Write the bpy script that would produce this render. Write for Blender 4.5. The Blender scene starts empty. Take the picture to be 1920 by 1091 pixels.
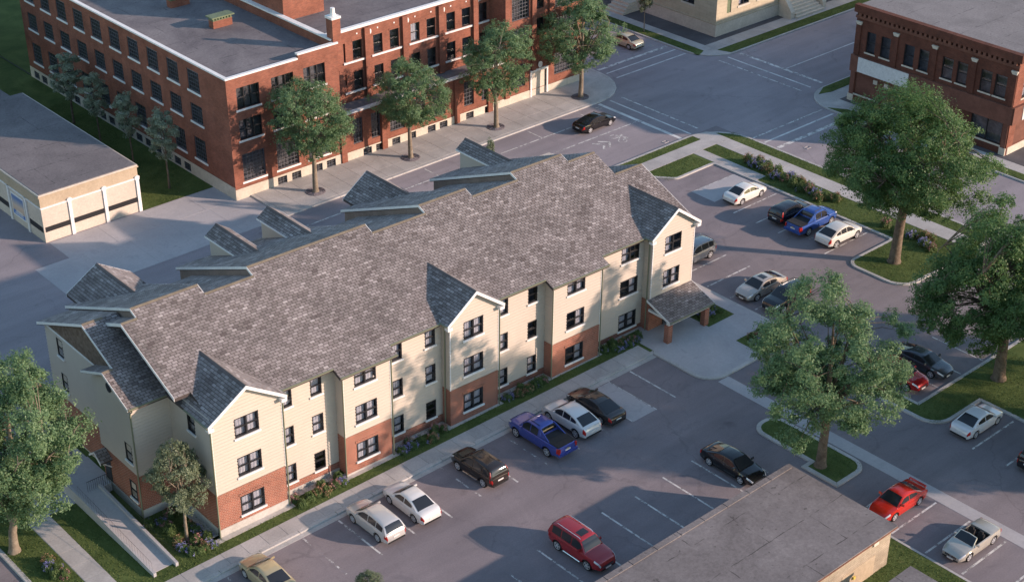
import bpy, math, random
import numpy as np
from mathutils import Vector, Matrix

random.seed(7); rng = np.random.default_rng(7)
R = math.radians
scene = bpy.context.scene
col = scene.collection

# ---------------------------------------------------------------- camera, sky, sun, exposure
cam = bpy.data.cameras.new('camera'); camo = bpy.data.objects.new('camera', cam); col.objects.link(camo)
cam.sensor_width = 36.0; cam.lens = 2934.25 / 1920 * 36
cam.clip_start = 1.0; cam.clip_end = 2000
CAM = Vector((-40.467, -74.910, 66.577))
camo.location = CAM
camo.rotation_euler = (R(90 - 29.78), 0, R(-41.62))
scene.camera = camo

SUN_EL, SUN_DX, SUN_DY = 17.0, 0.616, -0.788
world = bpy.data.worlds.new('World'); scene.world = world; world.use_nodes = True
wn = world.node_tree.nodes; wl = world.node_tree.links
for n in list(wn): wn.remove(n)
wout = wn.new('ShaderNodeOutputWorld'); wbg = wn.new('ShaderNodeBackground'); wsky = wn.new('ShaderNodeTexSky')
wsky.sky_type = 'NISHITA'; wsky.sun_disc = False
wsky.sun_elevation = R(SUN_EL); wsky.sun_rotation = math.atan2(SUN_DX, SUN_DY)
wsky.altitude = 200; wsky.air_density = 1.3; wsky.dust_density = 0.3; wsky.ozone_density = 1.9
wl.new(wsky.outputs[0], wbg.inputs[0]); wbg.inputs[1].default_value = 0.15
wl.new(wbg.outputs[0], wout.inputs[0])

sun = bpy.data.lights.new('sun', 'SUN'); suno = bpy.data.objects.new('sun', sun); col.objects.link(suno)
sun.energy = 3.95; sun.angle = R(0.7); sun.color = (1.0, 0.738, 0.595)
ce = math.cos(R(SUN_EL))
suno.rotation_euler = Vector((-SUN_DX * ce, -SUN_DY * ce, -math.sin(R(SUN_EL)))).to_track_quat('-Z', 'Y').to_euler()
suno.location = (60, -80, 60)

vs = scene.view_settings
vs.view_transform = 'Standard'; vs.look = 'None'; vs.exposure = 0.78; vs.gamma = 1.0; vs.use_curve_mapping = False
scene.cycles.max_bounces = 6; scene.cycles.transparent_max_bounces = 8

# ---------------------------------------------------------------- materials
def lin(*c):  # sRGB 0-255 -> linear
    return tuple((x / 255 / 12.92) if x / 255 <= 0.04045 else ((x / 255 + 0.055) / 1.055) ** 2.4 for x in c)

def base_mat(name, rough=0.8, spec=0.3, metal=0.0):
    m = bpy.data.materials.new(name); m.use_nodes = True
    nt = m.node_tree; b = nt.nodes['Principled BSDF']
    b.inputs['Roughness'].default_value = rough; b.inputs['Metallic'].default_value = metal
    b.inputs['Specular IOR Level'].default_value = spec
    return m, nt, b

def plain(name, c, rough=0.8, spec=0.3, metal=0.0, emit=None):
    m, nt, b = base_mat(name, rough, spec, metal)
    b.inputs['Base Color'].default_value = (*c, 1)
    return m

def ramp(nt, stops):
    r = nt.nodes.new('ShaderNodeValToRGB'); e = r.color_ramp.elements
    while len(e) > 1: e.remove(e[-1])
    e[0].position = stops[0][0]; e[0].color = (*stops[0][1], 1)
    for p, c in stops[1:]:
        k = e.new(p); k.color = (*c, 1)
    return r

def noise(nt, scale, detail=4, rough=0.6, vec=None, dist=0.0):
    n = nt.nodes.new('ShaderNodeTexNoise'); n.inputs['Scale'].default_value = scale
    n.inputs['Detail'].default_value = detail; n.inputs['Roughness'].default_value = rough
    n.inputs['Distortion'].default_value = dist
    if vec is not None: nt.links.new(vec, n.inputs['Vector'])
    return n

def geo_pos(nt): return nt.nodes.new('ShaderNodeNewGeometry').outputs['Position']

def mixc(nt, a, b, fac, mode='MIX'):
    m = nt.nodes.new('ShaderNodeMix'); m.data_type = 'RGBA'; m.blend_type = mode
    for sock, v in ((m.inputs[6], a), (m.inputs[7], b)):
        if isinstance(v, tuple): sock.default_value = (*v, 1)
        else: nt.links.new(v, sock)
    if isinstance(fac, (int, float)): m.inputs[0].default_value = fac
    else: nt.links.new(fac, m.inputs[0])
    return m.outputs[2]

def bump(nt, b, h, strength=0.3, dist=0.02):
    n = nt.nodes.new('ShaderNodeBump'); n.inputs['Strength'].default_value = strength; n.inputs['Distance'].default_value = dist
    nt.links.new(h, n.inputs['Height']); nt.links.new(n.outputs[0], b.inputs['Normal'])

def mottled(name, c1, c2, big=0.12, fine=6.0, rough=0.9, bmp=0.15, spec=0.25, c3=None, rand=0.0, amp=0.14, cracks=0.0):
    """two-colour ground or wall surface: broad patches, streaks and fine grain in world space"""
    m, nt, b = base_mat(name, rough, spec)
    p = geo_pos(nt)
    n1 = noise(nt, big, 5, 0.65, p, 0.6); r1 = ramp(nt, [(0.36, c1), (0.66, c2)]); nt.links.new(n1.outputs[0], r1.inputs[0])
    n2 = noise(nt, fine, 5, 0.7, p); r2 = ramp(nt, [(0.3, (1 - amp,) * 3), (0.7, (1 + amp * .8,) * 3)]); nt.links.new(n2.outputs[0], r2.inputs[0])
    c = mixc(nt, r1.outputs[0], r2.outputs[0], 1.0, 'MULTIPLY')
    if c3 is not None:
        n3 = noise(nt, big * 6, 6, 0.7, p, 1.2); r3 = ramp(nt, [(0.56, (0, 0, 0)), (0.72, (1, 1, 1))]); nt.links.new(n3.outputs[0], r3.inputs[0])
        c = mixc(nt, c, c3, r3.outputs[0])
    if cracks:
        wv = nt.nodes.new('ShaderNodeVectorMath'); wv.operation = 'MULTIPLY_ADD'; nw = noise(nt, 0.35, 4, 0.6, p); nt.links.new(nw.outputs['Color'], wv.inputs[0]); wv.inputs[1].default_value = (3.0, 3.0, 0); nt.links.new(p, wv.inputs[2])
        vo = nt.nodes.new('ShaderNodeTexVoronoi'); vo.feature = 'DISTANCE_TO_EDGE'; vo.inputs['Scale'].default_value = 0.11; nt.links.new(wv.outputs[0], vo.inputs['Vector'])
        rc_ = ramp(nt, [(0.0, (1, 1, 1)), (0.006, (0.5,) * 3), (0.012, (0, 0, 0))]); nt.links.new(vo.outputs['Distance'], rc_.inputs[0])
        nm_ = noise(nt, 0.12, 3, 0.6, p); rm_ = ramp(nt, [(0.45, (0, 0, 0)), (0.6, (cracks,) * 3)]); nt.links.new(nm_.outputs[0], rm_.inputs[0])
        c = mixc(nt, c, tuple(x * .5 for x in c1), mixc(nt, (0, 0, 0), rc_.outputs[0], rm_.outputs[0]))
        no_ = noise(nt, 0.55, 3, 0.5, p); ro_ = ramp(nt, [(0.66, (1, 1, 1)), (0.78, (0.72,) * 3)]); nt.links.new(no_.outputs[0], ro_.inputs[0]); c = mixc(nt, c, ro_.outputs[0], 1.0, 'MULTIPLY')
        mp = nt.nodes.new('ShaderNodeMapping'); mp.inputs['Scale'].default_value = (0.05, 0.6, 1); nt.links.new(p, mp.inputs[0]); nk = noise(nt, 1.0, 4, 0.6, mp.outputs[0]); rk = ramp(nt, [(0.35, (0.92,) * 3), (0.65, (1.07,) * 3)]); nt.links.new(nk.outputs[0], rk.inputs[0]); c = mixc(nt, c, rk.outputs[0], 1.0, 'MULTIPLY')
    if rand:
        oi = nt.nodes.new('ShaderNodeObjectInfo'); rr = ramp(nt, [(0, (1 - rand,) * 3), (1, (1 + rand,) * 3)])
        nt.links.new(oi.outputs['Random'], rr.inputs[0]); c = mixc(nt, c, rr.outputs[0], 1.0, 'MULTIPLY')
    nt.links.new(c, b.inputs['Base Color'])
    if bmp: bump(nt, b, n2.outputs[0], bmp, 0.03)
    return m

def brick_mat(name, c1, c2, mortar, bw=0.24, bh=0.082, ms=0.012, var=0.35, stain=None):
    m, nt, b = base_mat(name, 0.9, 0.2)
    uv = nt.nodes.new('ShaderNodeUVMap').outputs[0]
    t = nt.nodes.new('ShaderNodeTexBrick'); nt.links.new(uv, t.inputs['Vector'])
    t.inputs['Scale'].default_value = 1; t.inputs['Brick Width'].default_value = bw; t.inputs['Row Height'].default_value = bh
    t.inputs['Mortar Size'].default_value = ms; t.inputs['Color1'].default_value = (*c1, 1); t.inputs['Color2'].default_value = (*c2, 1)
    t.inputs['Mortar'].default_value = (*mortar, 1); t.inputs['Bias'].default_value = 0.0
    p = geo_pos(nt); n = noise(nt, 0.55, 6, 0.7, p); r = ramp(nt, [(0.3, (1 - var,) * 3), (0.7, (1 + var,) * 3)]); nt.links.new(n.outputs[0], r.inputs[0])
    c = mixc(nt, t.outputs[0], r.outputs[0], 1.0, 'MULTIPLY')
    if stain:
        n2 = noise(nt, 0.9, 5, 0.7, p); r2 = ramp(nt, [(0.55, (0, 0, 0)), (0.7, (0.6,) * 3)]); nt.links.new(n2.outputs[0], r2.inputs[0])
        c = mixc(nt, c, stain, r2.outputs[0])
    nt.links.new(c, b.inputs['Base Color'])
    bump(nt, b, t.outputs['Fac'], -0.35, 0.01)
    return m

def tint_mat(name, stops, rough=0.85, spec=0.25, grain=0.0, transl=0.0, big=0.0, attr='tint'):
    m, nt, b = base_mat(name, rough, spec)
    a = nt.nodes.new('ShaderNodeAttribute'); a.attribute_name = attr
    r = ramp(nt, stops); nt.links.new(a.outputs['Fac'], r.inputs[0]); c = r.outputs[0]
    if grain:
        n = noise(nt, 14, 4, 0.7, geo_pos(nt)); g = ramp(nt, [(0.3, (1 - grain,) * 3), (0.7, (1 + grain,) * 3)]); nt.links.new(n.outputs[0], g.inputs[0])
        c = mixc(nt, c, g.outputs[0], 1.0, 'MULTIPLY')
    if big:
        n = noise(nt, 0.35, 4, 0.6, geo_pos(nt), 0.8); g = ramp(nt, [(0.3, (1 - big,) * 3), (0.7, (1 + big,) * 3)]); nt.links.new(n.outputs[0], g.inputs[0])
        c = mixc(nt, c, g.outputs[0], 1.0, 'MULTIPLY')
    nt.links.new(c, b.inputs['Base Color'])
    if transl:
        out = nt.nodes['Material Output']; t = nt.nodes.new('ShaderNodeBsdfTranslucent'); nt.links.new(c, t.inputs[0])
        mx = nt.nodes.new('ShaderNodeMixShader'); mx.inputs[0].default_value = transl
        nt.links.new(b.outputs[0], mx.inputs[1]); nt.links.new(t.outputs[0], mx.inputs[2]); nt.links.new(mx.outputs[0], out.inputs[0])
    return m

def glass_mat(name, tint=(0.90, 0.91, 0.93), base=0.07):
    m = bpy.data.materials.new(name); m.use_nodes = True; nt = m.node_tree
    for n in list(nt.nodes):
        if n.type == 'BSDF_PRINCIPLED': nt.nodes.remove(n)
    out = nt.nodes['Material Output']
    tr = nt.nodes.new('ShaderNodeBsdfTransparent'); tr.inputs[0].default_value = (*tint, 1)
    gl = nt.nodes.new('ShaderNodeBsdfGlossy'); gl.inputs['Roughness'].default_value = 0.02
    fr = nt.nodes.new('ShaderNodeFresnel'); ge = nt.nodes.new('ShaderNodeNewGeometry')
    iv = nt.nodes.new('ShaderNodeMapRange'); nt.links.new(ge.outputs['Backfacing'], iv.inputs[0]); iv.inputs[3].default_value = 1.5; iv.inputs[4].default_value = 1 / 1.5; nt.links.new(iv.outputs[0], fr.inputs[0])
    mx = nt.nodes.new('ShaderNodeMixShader'); nt.links.new(fr.outputs[0], mx.inputs[0]); nt.links.new(tr.outputs[0], mx.inputs[1]); nt.links.new(gl.outputs[0], mx.inputs[2])
    nt.links.new(mx.outputs[0], out.inputs[0])
    return m

def paint_mat(name, c, rough=0.28, metal=0.0, flake=0.0):
    m, nt, b = base_mat(name, rough, 0.5, metal)
    b.inputs['Base Color'].default_value = (*c, 1)
    b.inputs['Coat Weight'].default_value = 0.8; b.inputs['Coat Roughness'].default_value = 0.06
    return m

def roof_flat_mat(name, c1, c2, seam, su=3.2, sv=7.0):
    m, nt, b = base_mat(name, 0.95, 0.15)
    p = geo_pos(nt)
    nd = noise(nt, 0.8, 3, 0.6, p)
    vm = nt.nodes.new('ShaderNodeVectorMath'); vm.operation = 'MULTIPLY_ADD'
    nt.links.new(nd.outputs['Color'], vm.inputs[0]); vm.inputs[1].default_value = (0.25, 0.25, 0); nt.links.new(p, vm.inputs[2])
    t = nt.nodes.new('ShaderNodeTexBrick'); nt.links.new(vm.outputs[0], t.inputs['Vector']); t.inputs['Scale'].default_value = 1
    t.inputs['Brick Width'].default_value = sv; t.inputs['Row Height'].default_value = su; t.inputs['Mortar Size'].default_value = 0.05; t.inputs['Mortar Smooth'].default_value = 0.6
    n1 = noise(nt, 0.22, 6, 0.65, p, 0.8); r1 = ramp(nt, [(0.34, c1), (0.68, c2)]); nt.links.new(n1.outputs[0], r1.inputs[0])
    n2 = noise(nt, 5, 6, 0.75, p); r2 = ramp(nt, [(0.3, (0.75,) * 3), (0.7, (1.2,) * 3)]); nt.links.new(n2.outputs[0], r2.inputs[0])
    c = mixc(nt, r1.outputs[0], r2.outputs[0], 1.0, 'MULTIPLY')
    n3 = noise(nt, 1.1, 3, 0.5, p); r3 = ramp(nt, [(0.42, (0, 0, 0)), (0.6, (0.75,) * 3)]); nt.links.new(n3.outputs[0], r3.inputs[0])
    f = mixc(nt, (0, 0, 0), t.outputs['Fac'], r3.outputs[0])
    c = mixc(nt, c, seam, f)
    # scattered dark specks
    v = noise(nt, 2.6, 2, 0.4, p); rv = ramp(nt, [(0.70, (0, 0, 0)), (0.76, (0.55,) * 3)]); nt.links.new(v.outputs[0], rv.inputs[0])
    c = mixc(nt, c, seam, rv.outputs[0])
    nt.links.new(c, b.inputs['Base Color']); bump(nt, b, n2.outputs[0], 0.25, 0.03)
    return m

def worn_paint(name, c, wear=0.5):
    """thermoplastic road paint with worn-through gaps"""
    m, nt, b = base_mat(name, 0.8, 0.25)
    p = geo_pos(nt); n = noise(nt, 1.35, 9, 0.82, p, 0.3)
    r = ramp(nt, [(wear - 0.04, (0, 0, 0)), (wear + 0.05, (1, 1, 1))]); nt.links.new(n.outputs[0], r.inputs[0])
    b.inputs['Base Color'].default_value = (*c, 1)
    nb = noise(nt, 0.5, 3, 0.6, p); rb = ramp(nt, [(0.3, (0.62,) * 3), (0.7, (1.0,) * 3)]); nt.links.new(nb.outputs[0], rb.inputs[0])
    nt.links.new(mixc(nt, c, rb.outputs[0], 1.0, 'MULTIPLY'), b.inputs['Base Color'])
    out = nt.nodes['Material Output']; t = nt.nodes.new('ShaderNodeBsdfTransparent'); mx = nt.nodes.new('ShaderNodeMixShader')
    nt.links.new(r.outputs[0], mx.inputs[0]); nt.links.new(t.outputs[0], mx.inputs[1]); nt.links.new(b.outputs[0], mx.inputs[2]); nt.links.new(mx.outputs[0], out.inputs[0])
    return m

M = {}
M['asphalt'] = mottled('asphalt', (0.184, 0.164, 0.174), (0.25, 0.219, 0.227), 0.09, 9.0, 0.93, 0.2, 0.25, (0.172, 0.154, 0.164), cracks=0.35)
M['street'] = mottled('street_asphalt', (0.25, 0.226, 0.24), (0.315, 0.282, 0.295), 0.07, 8.0, 0.92, 0.2, 0.25, (0.236, 0.213, 0.226), cracks=0.3)
M['concrete'] = mottled('concrete', (0.36, 0.345, 0.33), (0.46, 0.44, 0.42), 0.35, 7.0, 0.9, 0.12, 0.25, None, 0.06)
M['concrete_pad'] = mottled('concrete_pad', (0.375, 0.362, 0.37), (0.455, 0.438, 0.44), 0.16, 5.0, 0.9, 0.12, 0.25, (0.34, 0.328, 0.337), amp=0.08)
M['kerb'] = mottled('kerb_concrete', (0.38, 0.37, 0.35), (0.5, 0.48, 0.46), 0.6, 9.0, 0.9, 0.15)
M['lawn'] = mottled('lawn', (0.062, 0.092, 0.028), (0.112, 0.148, 0.048), 0.35, 11.0, 0.95, 0.5, 0.1, (0.135, 0.148, 0.058), amp=0.25)
M['soil'] = mottled('soil', (0.045, 0.032, 0.022), (0.085, 0.06, 0.04), 1.2, 12.0, 0.95, 0.6, 0.1)
M['line'] = worn_paint('parking_paint', (0.72, 0.71, 0.68), 0.46)
M['line_worn'] = worn_paint('worn_paint', (0.70, 0.69, 0.67), 0.53)
M['line_solid'] = worn_paint('crosswalk_paint', (0.72, 0.72, 0.70), 0.40)
M['blacktop'] = mottled('dark_paving', (0.085, 0.08, 0.085), (0.125, 0.118, 0.12), 0.3, 8.0, 0.9, 0.2)
M['siding'] = mottled('siding', (0.475, 0.418, 0.352), (0.505, 0.445, 0.375), 0.4, 5.0, 0.6, 0.0, 0.3, amp=0.03)
M['white_trim'] = mottled('white_trim', (0.72, 0.71, 0.69), (0.78, 0.77, 0.75), 0.8, 6.0, 0.6, 0.0)
M['gutter'] = plain('gutter_metal', (0.20, 0.21, 0.14), 0.45, 0.4)
M['brick_apt'] = brick_mat('apartment_brick', (0.33, 0.082, 0.046), (0.215, 0.050, 0.031), (0.36, 0.25, 0.19), 0.26, 0.105, 0.018, 0.22)
M['foundation'] = mottled('foundation', (0.42, 0.40, 0.36), (0.52, 0.49, 0.45), 0.5, 6.0, 0.9, 0.15)
M['shake'] = tint_mat('shake', [(0, (0.14, 0.10, 0.075)), (1, (0.22, 0.165, 0.13))], grain=0.2)
SH = [(0.0, (0.140, 0.119, 0.112)), (0.3, (0.198, 0.173, 0.165)), (0.62, (0.250, 0.222, 0.213)), (0.88, (0.305, 0.273, 0.263)), (1.0, (0.37, 0.335, 0.322))]
M['shingle'] = tint_mat('shingle', SH, 0.9, 0.2, 0.1, 0, 0.24)
M['brown_board'] = mottled('brown_board', (0.20, 0.155, 0.13), (0.26, 0.205, 0.175), 0.8, 6.0, 0.8, 0.0)
M['underlay'] = plain('roof_underlay', (0.078, 0.066, 0.063), 0.95, 0.1)
M['ridge_cap'] = mottled('ridge_cap', (0.16, 0.135, 0.10), (0.22, 0.185, 0.14), 1.0, 8.0, 0.9, 0.1)
M['win_frame'] = plain('window_frame', (0.022, 0.022, 0.024), 0.45, 0.4)
M['glass'] = glass_mat('window_glass')
M['curtain'] = mottled('curtain', (0.44, 0.43, 0.46), (0.58, 0.57, 0.59), 2.5, 9.0, 0.9, 0.0)
M['room'] = plain('dark_room', (0.035, 0.033, 0.035), 0.9, 0.1)
M['steel_frame'] = plain('steel_frame', (0.10, 0.105, 0.12), 0.5, 0.4)
M['dim_room'] = mottled('dim_room', (0.08, 0.078, 0.082), (0.20, 0.192, 0.198), 0.6, 3.0, 0.9, 0.0)
M['black_metal'] = plain('black_metal', (0.02, 0.02, 0.022), 0.5, 0.4)
M['brick_mill'] = brick_mat('mill_brick', (0.268, 0.088, 0.053), (0.188, 0.060, 0.038), (0.22, 0.13, 0.10), 0.26, 0.09, 0.012, 0.28)
M['brick_shop'] = brick_mat('shaded_shop_brick', (0.135, 0.045, 0.030), (0.10, 0.034, 0.024), (0.12, 0.07, 0.05), 0.24, 0.08, 0.009, 0.3, (0.06, 0.032, 0.027))  # brick colour darkened to stand for shade on the shop's unlit faces
M['brown_stone'] = mottled('brown_stone', (0.13, 0.058, 0.042), (0.20, 0.09, 0.064), 0.5, 5.0, 0.85, 0.15)
M['limestone'] = mottled('limestone', (0.50, 0.45, 0.37), (0.62, 0.56, 0.47), 0.35, 4.0, 0.9, 0.15)
M['tan_wall'] = mottled('tan_wall', (0.54, 0.475, 0.40), (0.61, 0.54, 0.455), 0.4, 5.0, 0.85, 0.05)
M['tan_fascia'] = mottled('tan_fascia', (0.42, 0.34, 0.24), (0.48, 0.39, 0.28), 0.5, 5.0, 0.85, 0.05)
M['stone_wall'] = brick_mat('stone_masonry', (0.42, 0.355, 0.265), (0.35, 0.295, 0.22), (0.30, 0.25, 0.19), 0.55, 0.17, 0.02, 0.3, (0.50, 0.43, 0.32))
M['stone_bldg'] = brick_mat('ashlar', (0.49, 0.425, 0.31), (0.44, 0.38, 0.28), (0.38, 0.32, 0.23), 1.1, 0.42, 0.012, 0.14)
M['roof_mill'] = roof_flat_mat('mill_roof', (0.136, 0.124, 0.132), (0.218, 0.201, 0.203), (0.045, 0.042, 0.045))
M['roof_garage'] = roof_flat_mat('garage_roof', (0.149, 0.138, 0.140), (0.218, 0.201, 0.201), (0.05, 0.047, 0.05), 4.0, 9.0)
M['roof_near'] = roof_flat_mat('near_roof', (0.162, 0.146, 0.143), (0.243, 0.221, 0.216), (0.05, 0.045, 0.043), 3.0, 8.0)
M['roof_shop'] = roof_flat_mat('shop_roof', (0.19, 0.175, 0.172), (0.26, 0.24, 0.235), (0.06, 0.055, 0.055), 3.5, 9.0)
M['green_metal'] = mottled('green_metal', (0.125, 0.16, 0.095), (0.165, 0.205, 0.125), 1.5, 6.0, 0.6, 0.0)
M['sign_white'] = mottled('sign_white', (0.62, 0.62, 0.60), (0.68, 0.68, 0.66), 0.4, 4.0, 0.6, 0.0)
M['bark'] = mottled('bark', (0.10, 0.075, 0.055), (0.20, 0.155, 0.115), 2.5, 14.0, 0.95, 0.6)
M['bark_pale'] = mottled('bark_pale', (0.17, 0.135, 0.10), (0.27, 0.225, 0.17), 2.5, 14.0, 0.95, 0.5)
M['leaf_maple'] = tint_mat('leaf_maple', [(0, (0.110, 0.192, 0.090)), (0.5, (0.180, 0.288, 0.138)), (0.9, (0.25, 0.365, 0.185)), (1, (0.33, 0.435, 0.24))], 0.48, 0.38, 0, 0.5)
M['leaf_elm'] = tint_mat('leaf_elm', [(0, (0.072, 0.145, 0.048)), (0.5, (0.122, 0.218, 0.074)), (0.9, (0.185, 0.29, 0.108)), (1, (0.265, 0.365, 0.155))], 0.48, 0.38, 0, 0.5)
M['leaf_olive'] = tint_mat('leaf_olive', [(0, (0.115, 0.150, 0.085)), (0.5, (0.19, 0.235, 0.14)), (0.88, (0.27, 0.31, 0.195)), (1, (0.36, 0.395, 0.27))], 0.5, 0.4, 0, 0.4)
M['leaf_grey'] = tint_mat('leaf_grey', [(0, (0.19, 0.235, 0.16)), (0.5, (0.30, 0.35, 0.25)), (1, (0.42, 0.46, 0.35))], 0.5, 0.4, 0, 0.45)
M['leaf_shrub'] = tint_mat('leaf_shrub', [(0, (0.055, 0.095, 0.03)), (0.5, (0.105, 0.165, 0.052)), (1, (0.19, 0.25, 0.09))], 0.6, 0.3, 0, 0.3)
M['grass_blade'] = tint_mat('grass_blade', [(0, (0.066, 0.102, 0.026)), (0.6, (0.122, 0.165, 0.05)), (1, (0.2, 0.225, 0.09))], 0.8, 0.15, 0, 0.2)
M['flower_blue'] = tint_mat('flower_blue', [(0, (0.16, 0.16, 0.36)), (1, (0.36, 0.35, 0.60))], 0.7, 0.2, 0, 0.2)
M['flower_pink'] = tint_mat('flower_pink', [(0, (0.30, 0.13, 0.13)), (1, (0.52, 0.30, 0.28))], 0.7, 0.2, 0, 0.2)
M['flower_coral'] = tint_mat('flower_coral', [(0, (0.27, 0.14, 0.08)), (1, (0.44, 0.28, 0.18))], 0.7, 0.2, 0, 0.2)
M['bark_dark'] = M['bark']

# ---------------------------------------------------------------- helpers
class MB:
    """collects faces; build() links them as one mesh object"""
    def __init__(s): s.v = []; s.f = []; s.t = []
    def add(s, vs_, fs, tint=0.5):
        o = len(s.v); s.v.extend([tuple(p) for p in vs_])
        for f in fs: s.f.append(tuple(i + o for i in f)); s.t.append(tint)
        return s
    def quad(s, a, b, c, d, tint=0.5): return s.add([a, b, c, d], [(0, 1, 2, 3)], tint)
    def box(s, x0, x1, y0, y1, z0, z1, tint=0.5):
        return s.add([(x0, y0, z0), (x1, y0, z0), (x1, y1, z0), (x0, y1, z0), (x0, y0, z1), (x1, y0, z1), (x1, y1, z1), (x0, y1, z1)],
                     [(0, 3, 2, 1), (4, 5, 6, 7), (0, 1, 5, 4), (1, 2, 6, 5), (2, 3, 7, 6), (3, 0, 4, 7)], tint)
    def prism(s, poly, z0, z1, tint=0.5, bottom=True):
        n = len(poly); vs_ = [(p[0], p[1], z0) for p in poly] + [(p[0], p[1], z1) for p in poly]
        fs = [tuple(range(n, 2 * n))] + [(i, (i + 1) % n, n + (i + 1) % n, n + i) for i in range(n)]
        if bottom: fs.append(tuple(range(n - 1, -1, -1)))
        return s.add(vs_, fs, tint)
    def extrude(s, pts, d, tint=0.5):
        """closed 3-D polygon swept along vector d"""
        n = len(pts); d = Vector(d); vs_ = [tuple(p) for p in pts] + [tuple(Vector(p) + d) for p in pts]
        fs = [tuple(range(n - 1, -1, -1)), tuple(range(n, 2 * n))] + [(i, (i + 1) % n, n + (i + 1) % n, n + i) for i in range(n)]
        return s.add(vs_, fs, tint)
    def tube(s, pts, rad, n=6, cap=True, tint=0.5):
        pts = [Vector(p) for p in pts]; rings = []
        if not isinstance(rad, (list, tuple)): rad = [rad] * len(pts)
        up = Vector((0, 0, 1))
        for i, p in enumerate(pts):
            d = (pts[min(i + 1, len(pts) - 1)] - pts[max(i - 1, 0)])
            d = d.normalized() if d.length > 1e-6 else up
            a = d.cross(Vector((0.31, 0.95, 0.02))) if abs(d.z) > 0.9 else d.cross(up)
            a.normalize(); b = d.cross(a)
            rings.append([p + (a * math.cos(2 * math.pi * k / n) + b * math.sin(2 * math.pi * k / n)) * rad[i] for k in range(n)])
        vs_ = [q for r in rings for q in r]; fs = []
        for i in range(len(pts) - 1):
            for k in range(n): fs.append((i * n + k, i * n + (k + 1) % n, (i + 1) * n + (k + 1) % n, (i + 1) * n + k))
        if cap: fs += [tuple(range(n - 1, -1, -1)), tuple(range((len(pts) - 1) * n, len(pts) * n))]
        return s.add(vs_, fs, tint)
    def mesh(s, name, mat=None, uv=False, tint=False, smooth=False, angle=40):
        me = bpy.data.meshes.new(name); me.from_pydata(s.v, [], s.f)
        if mat is not None: me.materials.append(M[mat] if isinstance(mat, str) else mat)
        if tint:
            a = me.attributes.new('tint', 'FLOAT', 'FACE'); a.data.foreach_set('value', s.t)
        if uv:
            l = me.uv_layers.new(name='UVMap'); me.update()
            for p in me.polygons:
                nx, ny, nz = (abs(c) for c in p.normal)
                for li in p.loop_indices:
                    x, y, z = me.vertices[me.loops[li].vertex_index].co
                    l.data[li].uv = (x, y) if nz > max(nx, ny) else ((y, z) if nx > ny else (x, z))
        if smooth:
            me.polygons.foreach_set('use_smooth', [True] * len(me.polygons)); me.update(); me.set_sharp_from_angle(angle=R(angle))
        me.update(); return me
    def build(s, name, mat=None, parent=None, loc=(0, 0, 0), rot=(0, 0, 0), **k):
        return obj(name, s.mesh(name, mat, **k), parent, loc, rot)

WORLD = set()      # roots whose parts are given in world coordinates
def obj(name, me, parent=None, loc=(0, 0, 0), rot=(0, 0, 0), scale=None):
    o = bpy.data.objects.new(name, me); col.objects.link(o)
    o.parent = parent; o.location = loc; o.rotation_euler = rot
    if parent is not None and parent.name in WORLD: o.matrix_parent_inverse = Matrix.Translation(-parent.location)
    if scale is not None: o.scale = scale if hasattr(scale, '__len__') else (scale,) * 3
    return o
def tag(o, label, cat, group=None):
    o['label'] = label; o['category'] = cat
    if group: o['group'] = group
    return o
def thing(name, label, cat, loc=(0, 0, 0), rot=(0, 0, 0), group=None): return tag(obj(name, None, None, loc, rot), label, cat, group)
def base_thing(name, label, cat, loc, group=None):
    o = thing(name, label, cat, loc, (0, 0, 0), group); WORLD.add(o.name); return o
def struct(o): o['kind'] = 'structure'; return o
def stuff(o): o['kind'] = 'stuff'; return o

def clip_poly(poly, a, b):
    """keep the part of 2-D polygon left of line a->b"""
    out = []; n = len(poly)
    def side(p): return (b[0] - a[0]) * (p[1] - a[1]) - (b[1] - a[1]) * (p[0] - a[0])
    for i in range(n):
        p, q = poly[i], poly[(i + 1) % n]; sp, sq = side(p), side(q)
        if sp >= 0: out.append(p)
        if sp * sq < 0:
            t = sp / (sp - sq); out.append((p[0] + (q[0] - p[0]) * t, p[1] + (q[1] - p[1]) * t))
    return out
def clip_convex(poly, region):
    for i in range(len(region)):
        poly = clip_poly(poly, region[i], region[(i + 1) % len(region)])
        if len(poly) < 3: return []
    return poly
def area2(p): return 0.5 * abs(sum(p[i][0] * p[(i + 1) % len(p)][1] - p[(i + 1) % len(p)][0] * p[i][1] for i in range(len(p))))
def rounded(poly, rads, n=6):
    """polygon with rounded corners"""
    out = []; N = len(poly)
    for i, (p, r) in enumerate(zip(poly, rads)):
        if r <= 0: out.append(p); continue
        P = Vector(p); A = (Vector(poly[i - 1]) - P).normalized(); B = (Vector(poly[(i + 1) % N]) - P).normalized()
        half = A.angle(B) / 2; d = r / math.tan(half); c = P + (A + B).normalized() * (r / math.sin(half))
        a0 = P + A * d - c; a1 = P + B * d - c
        t0 = math.atan2(a0.y, a0.x); t1 = math.atan2(a1.y, a1.x); dt = (t1 - t0 + math.pi) % (2 * math.pi) - math.pi
        for k in range(n + 1): t = t0 + dt * k / n; out.append((c.x + r * math.cos(t), c.y + r * math.sin(t)))
    return out
def inset(poly, d):
    """offset a counter-clockwise polygon inwards by d"""
    out = []; N = len(poly)
    for i in range(N):
        p0, p1, p2 = Vector(poly[i - 1]), Vector(poly[i]), Vector(poly[(i + 1) % N])
        e1 = (p1 - p0).normalized(); e2 = (p2 - p1).normalized()
        n1 = Vector((-e1.y, e1.x)); n2 = Vector((-e2.y, e2.x)); b = n1 + n2
        if b.length < 1e-6: b = n1.copy()
        b.normalize(); k = max(0.35, b.dot(n1)); q = p1 + b * (d / k); out.append((q.x, q.y))
    return out
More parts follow.
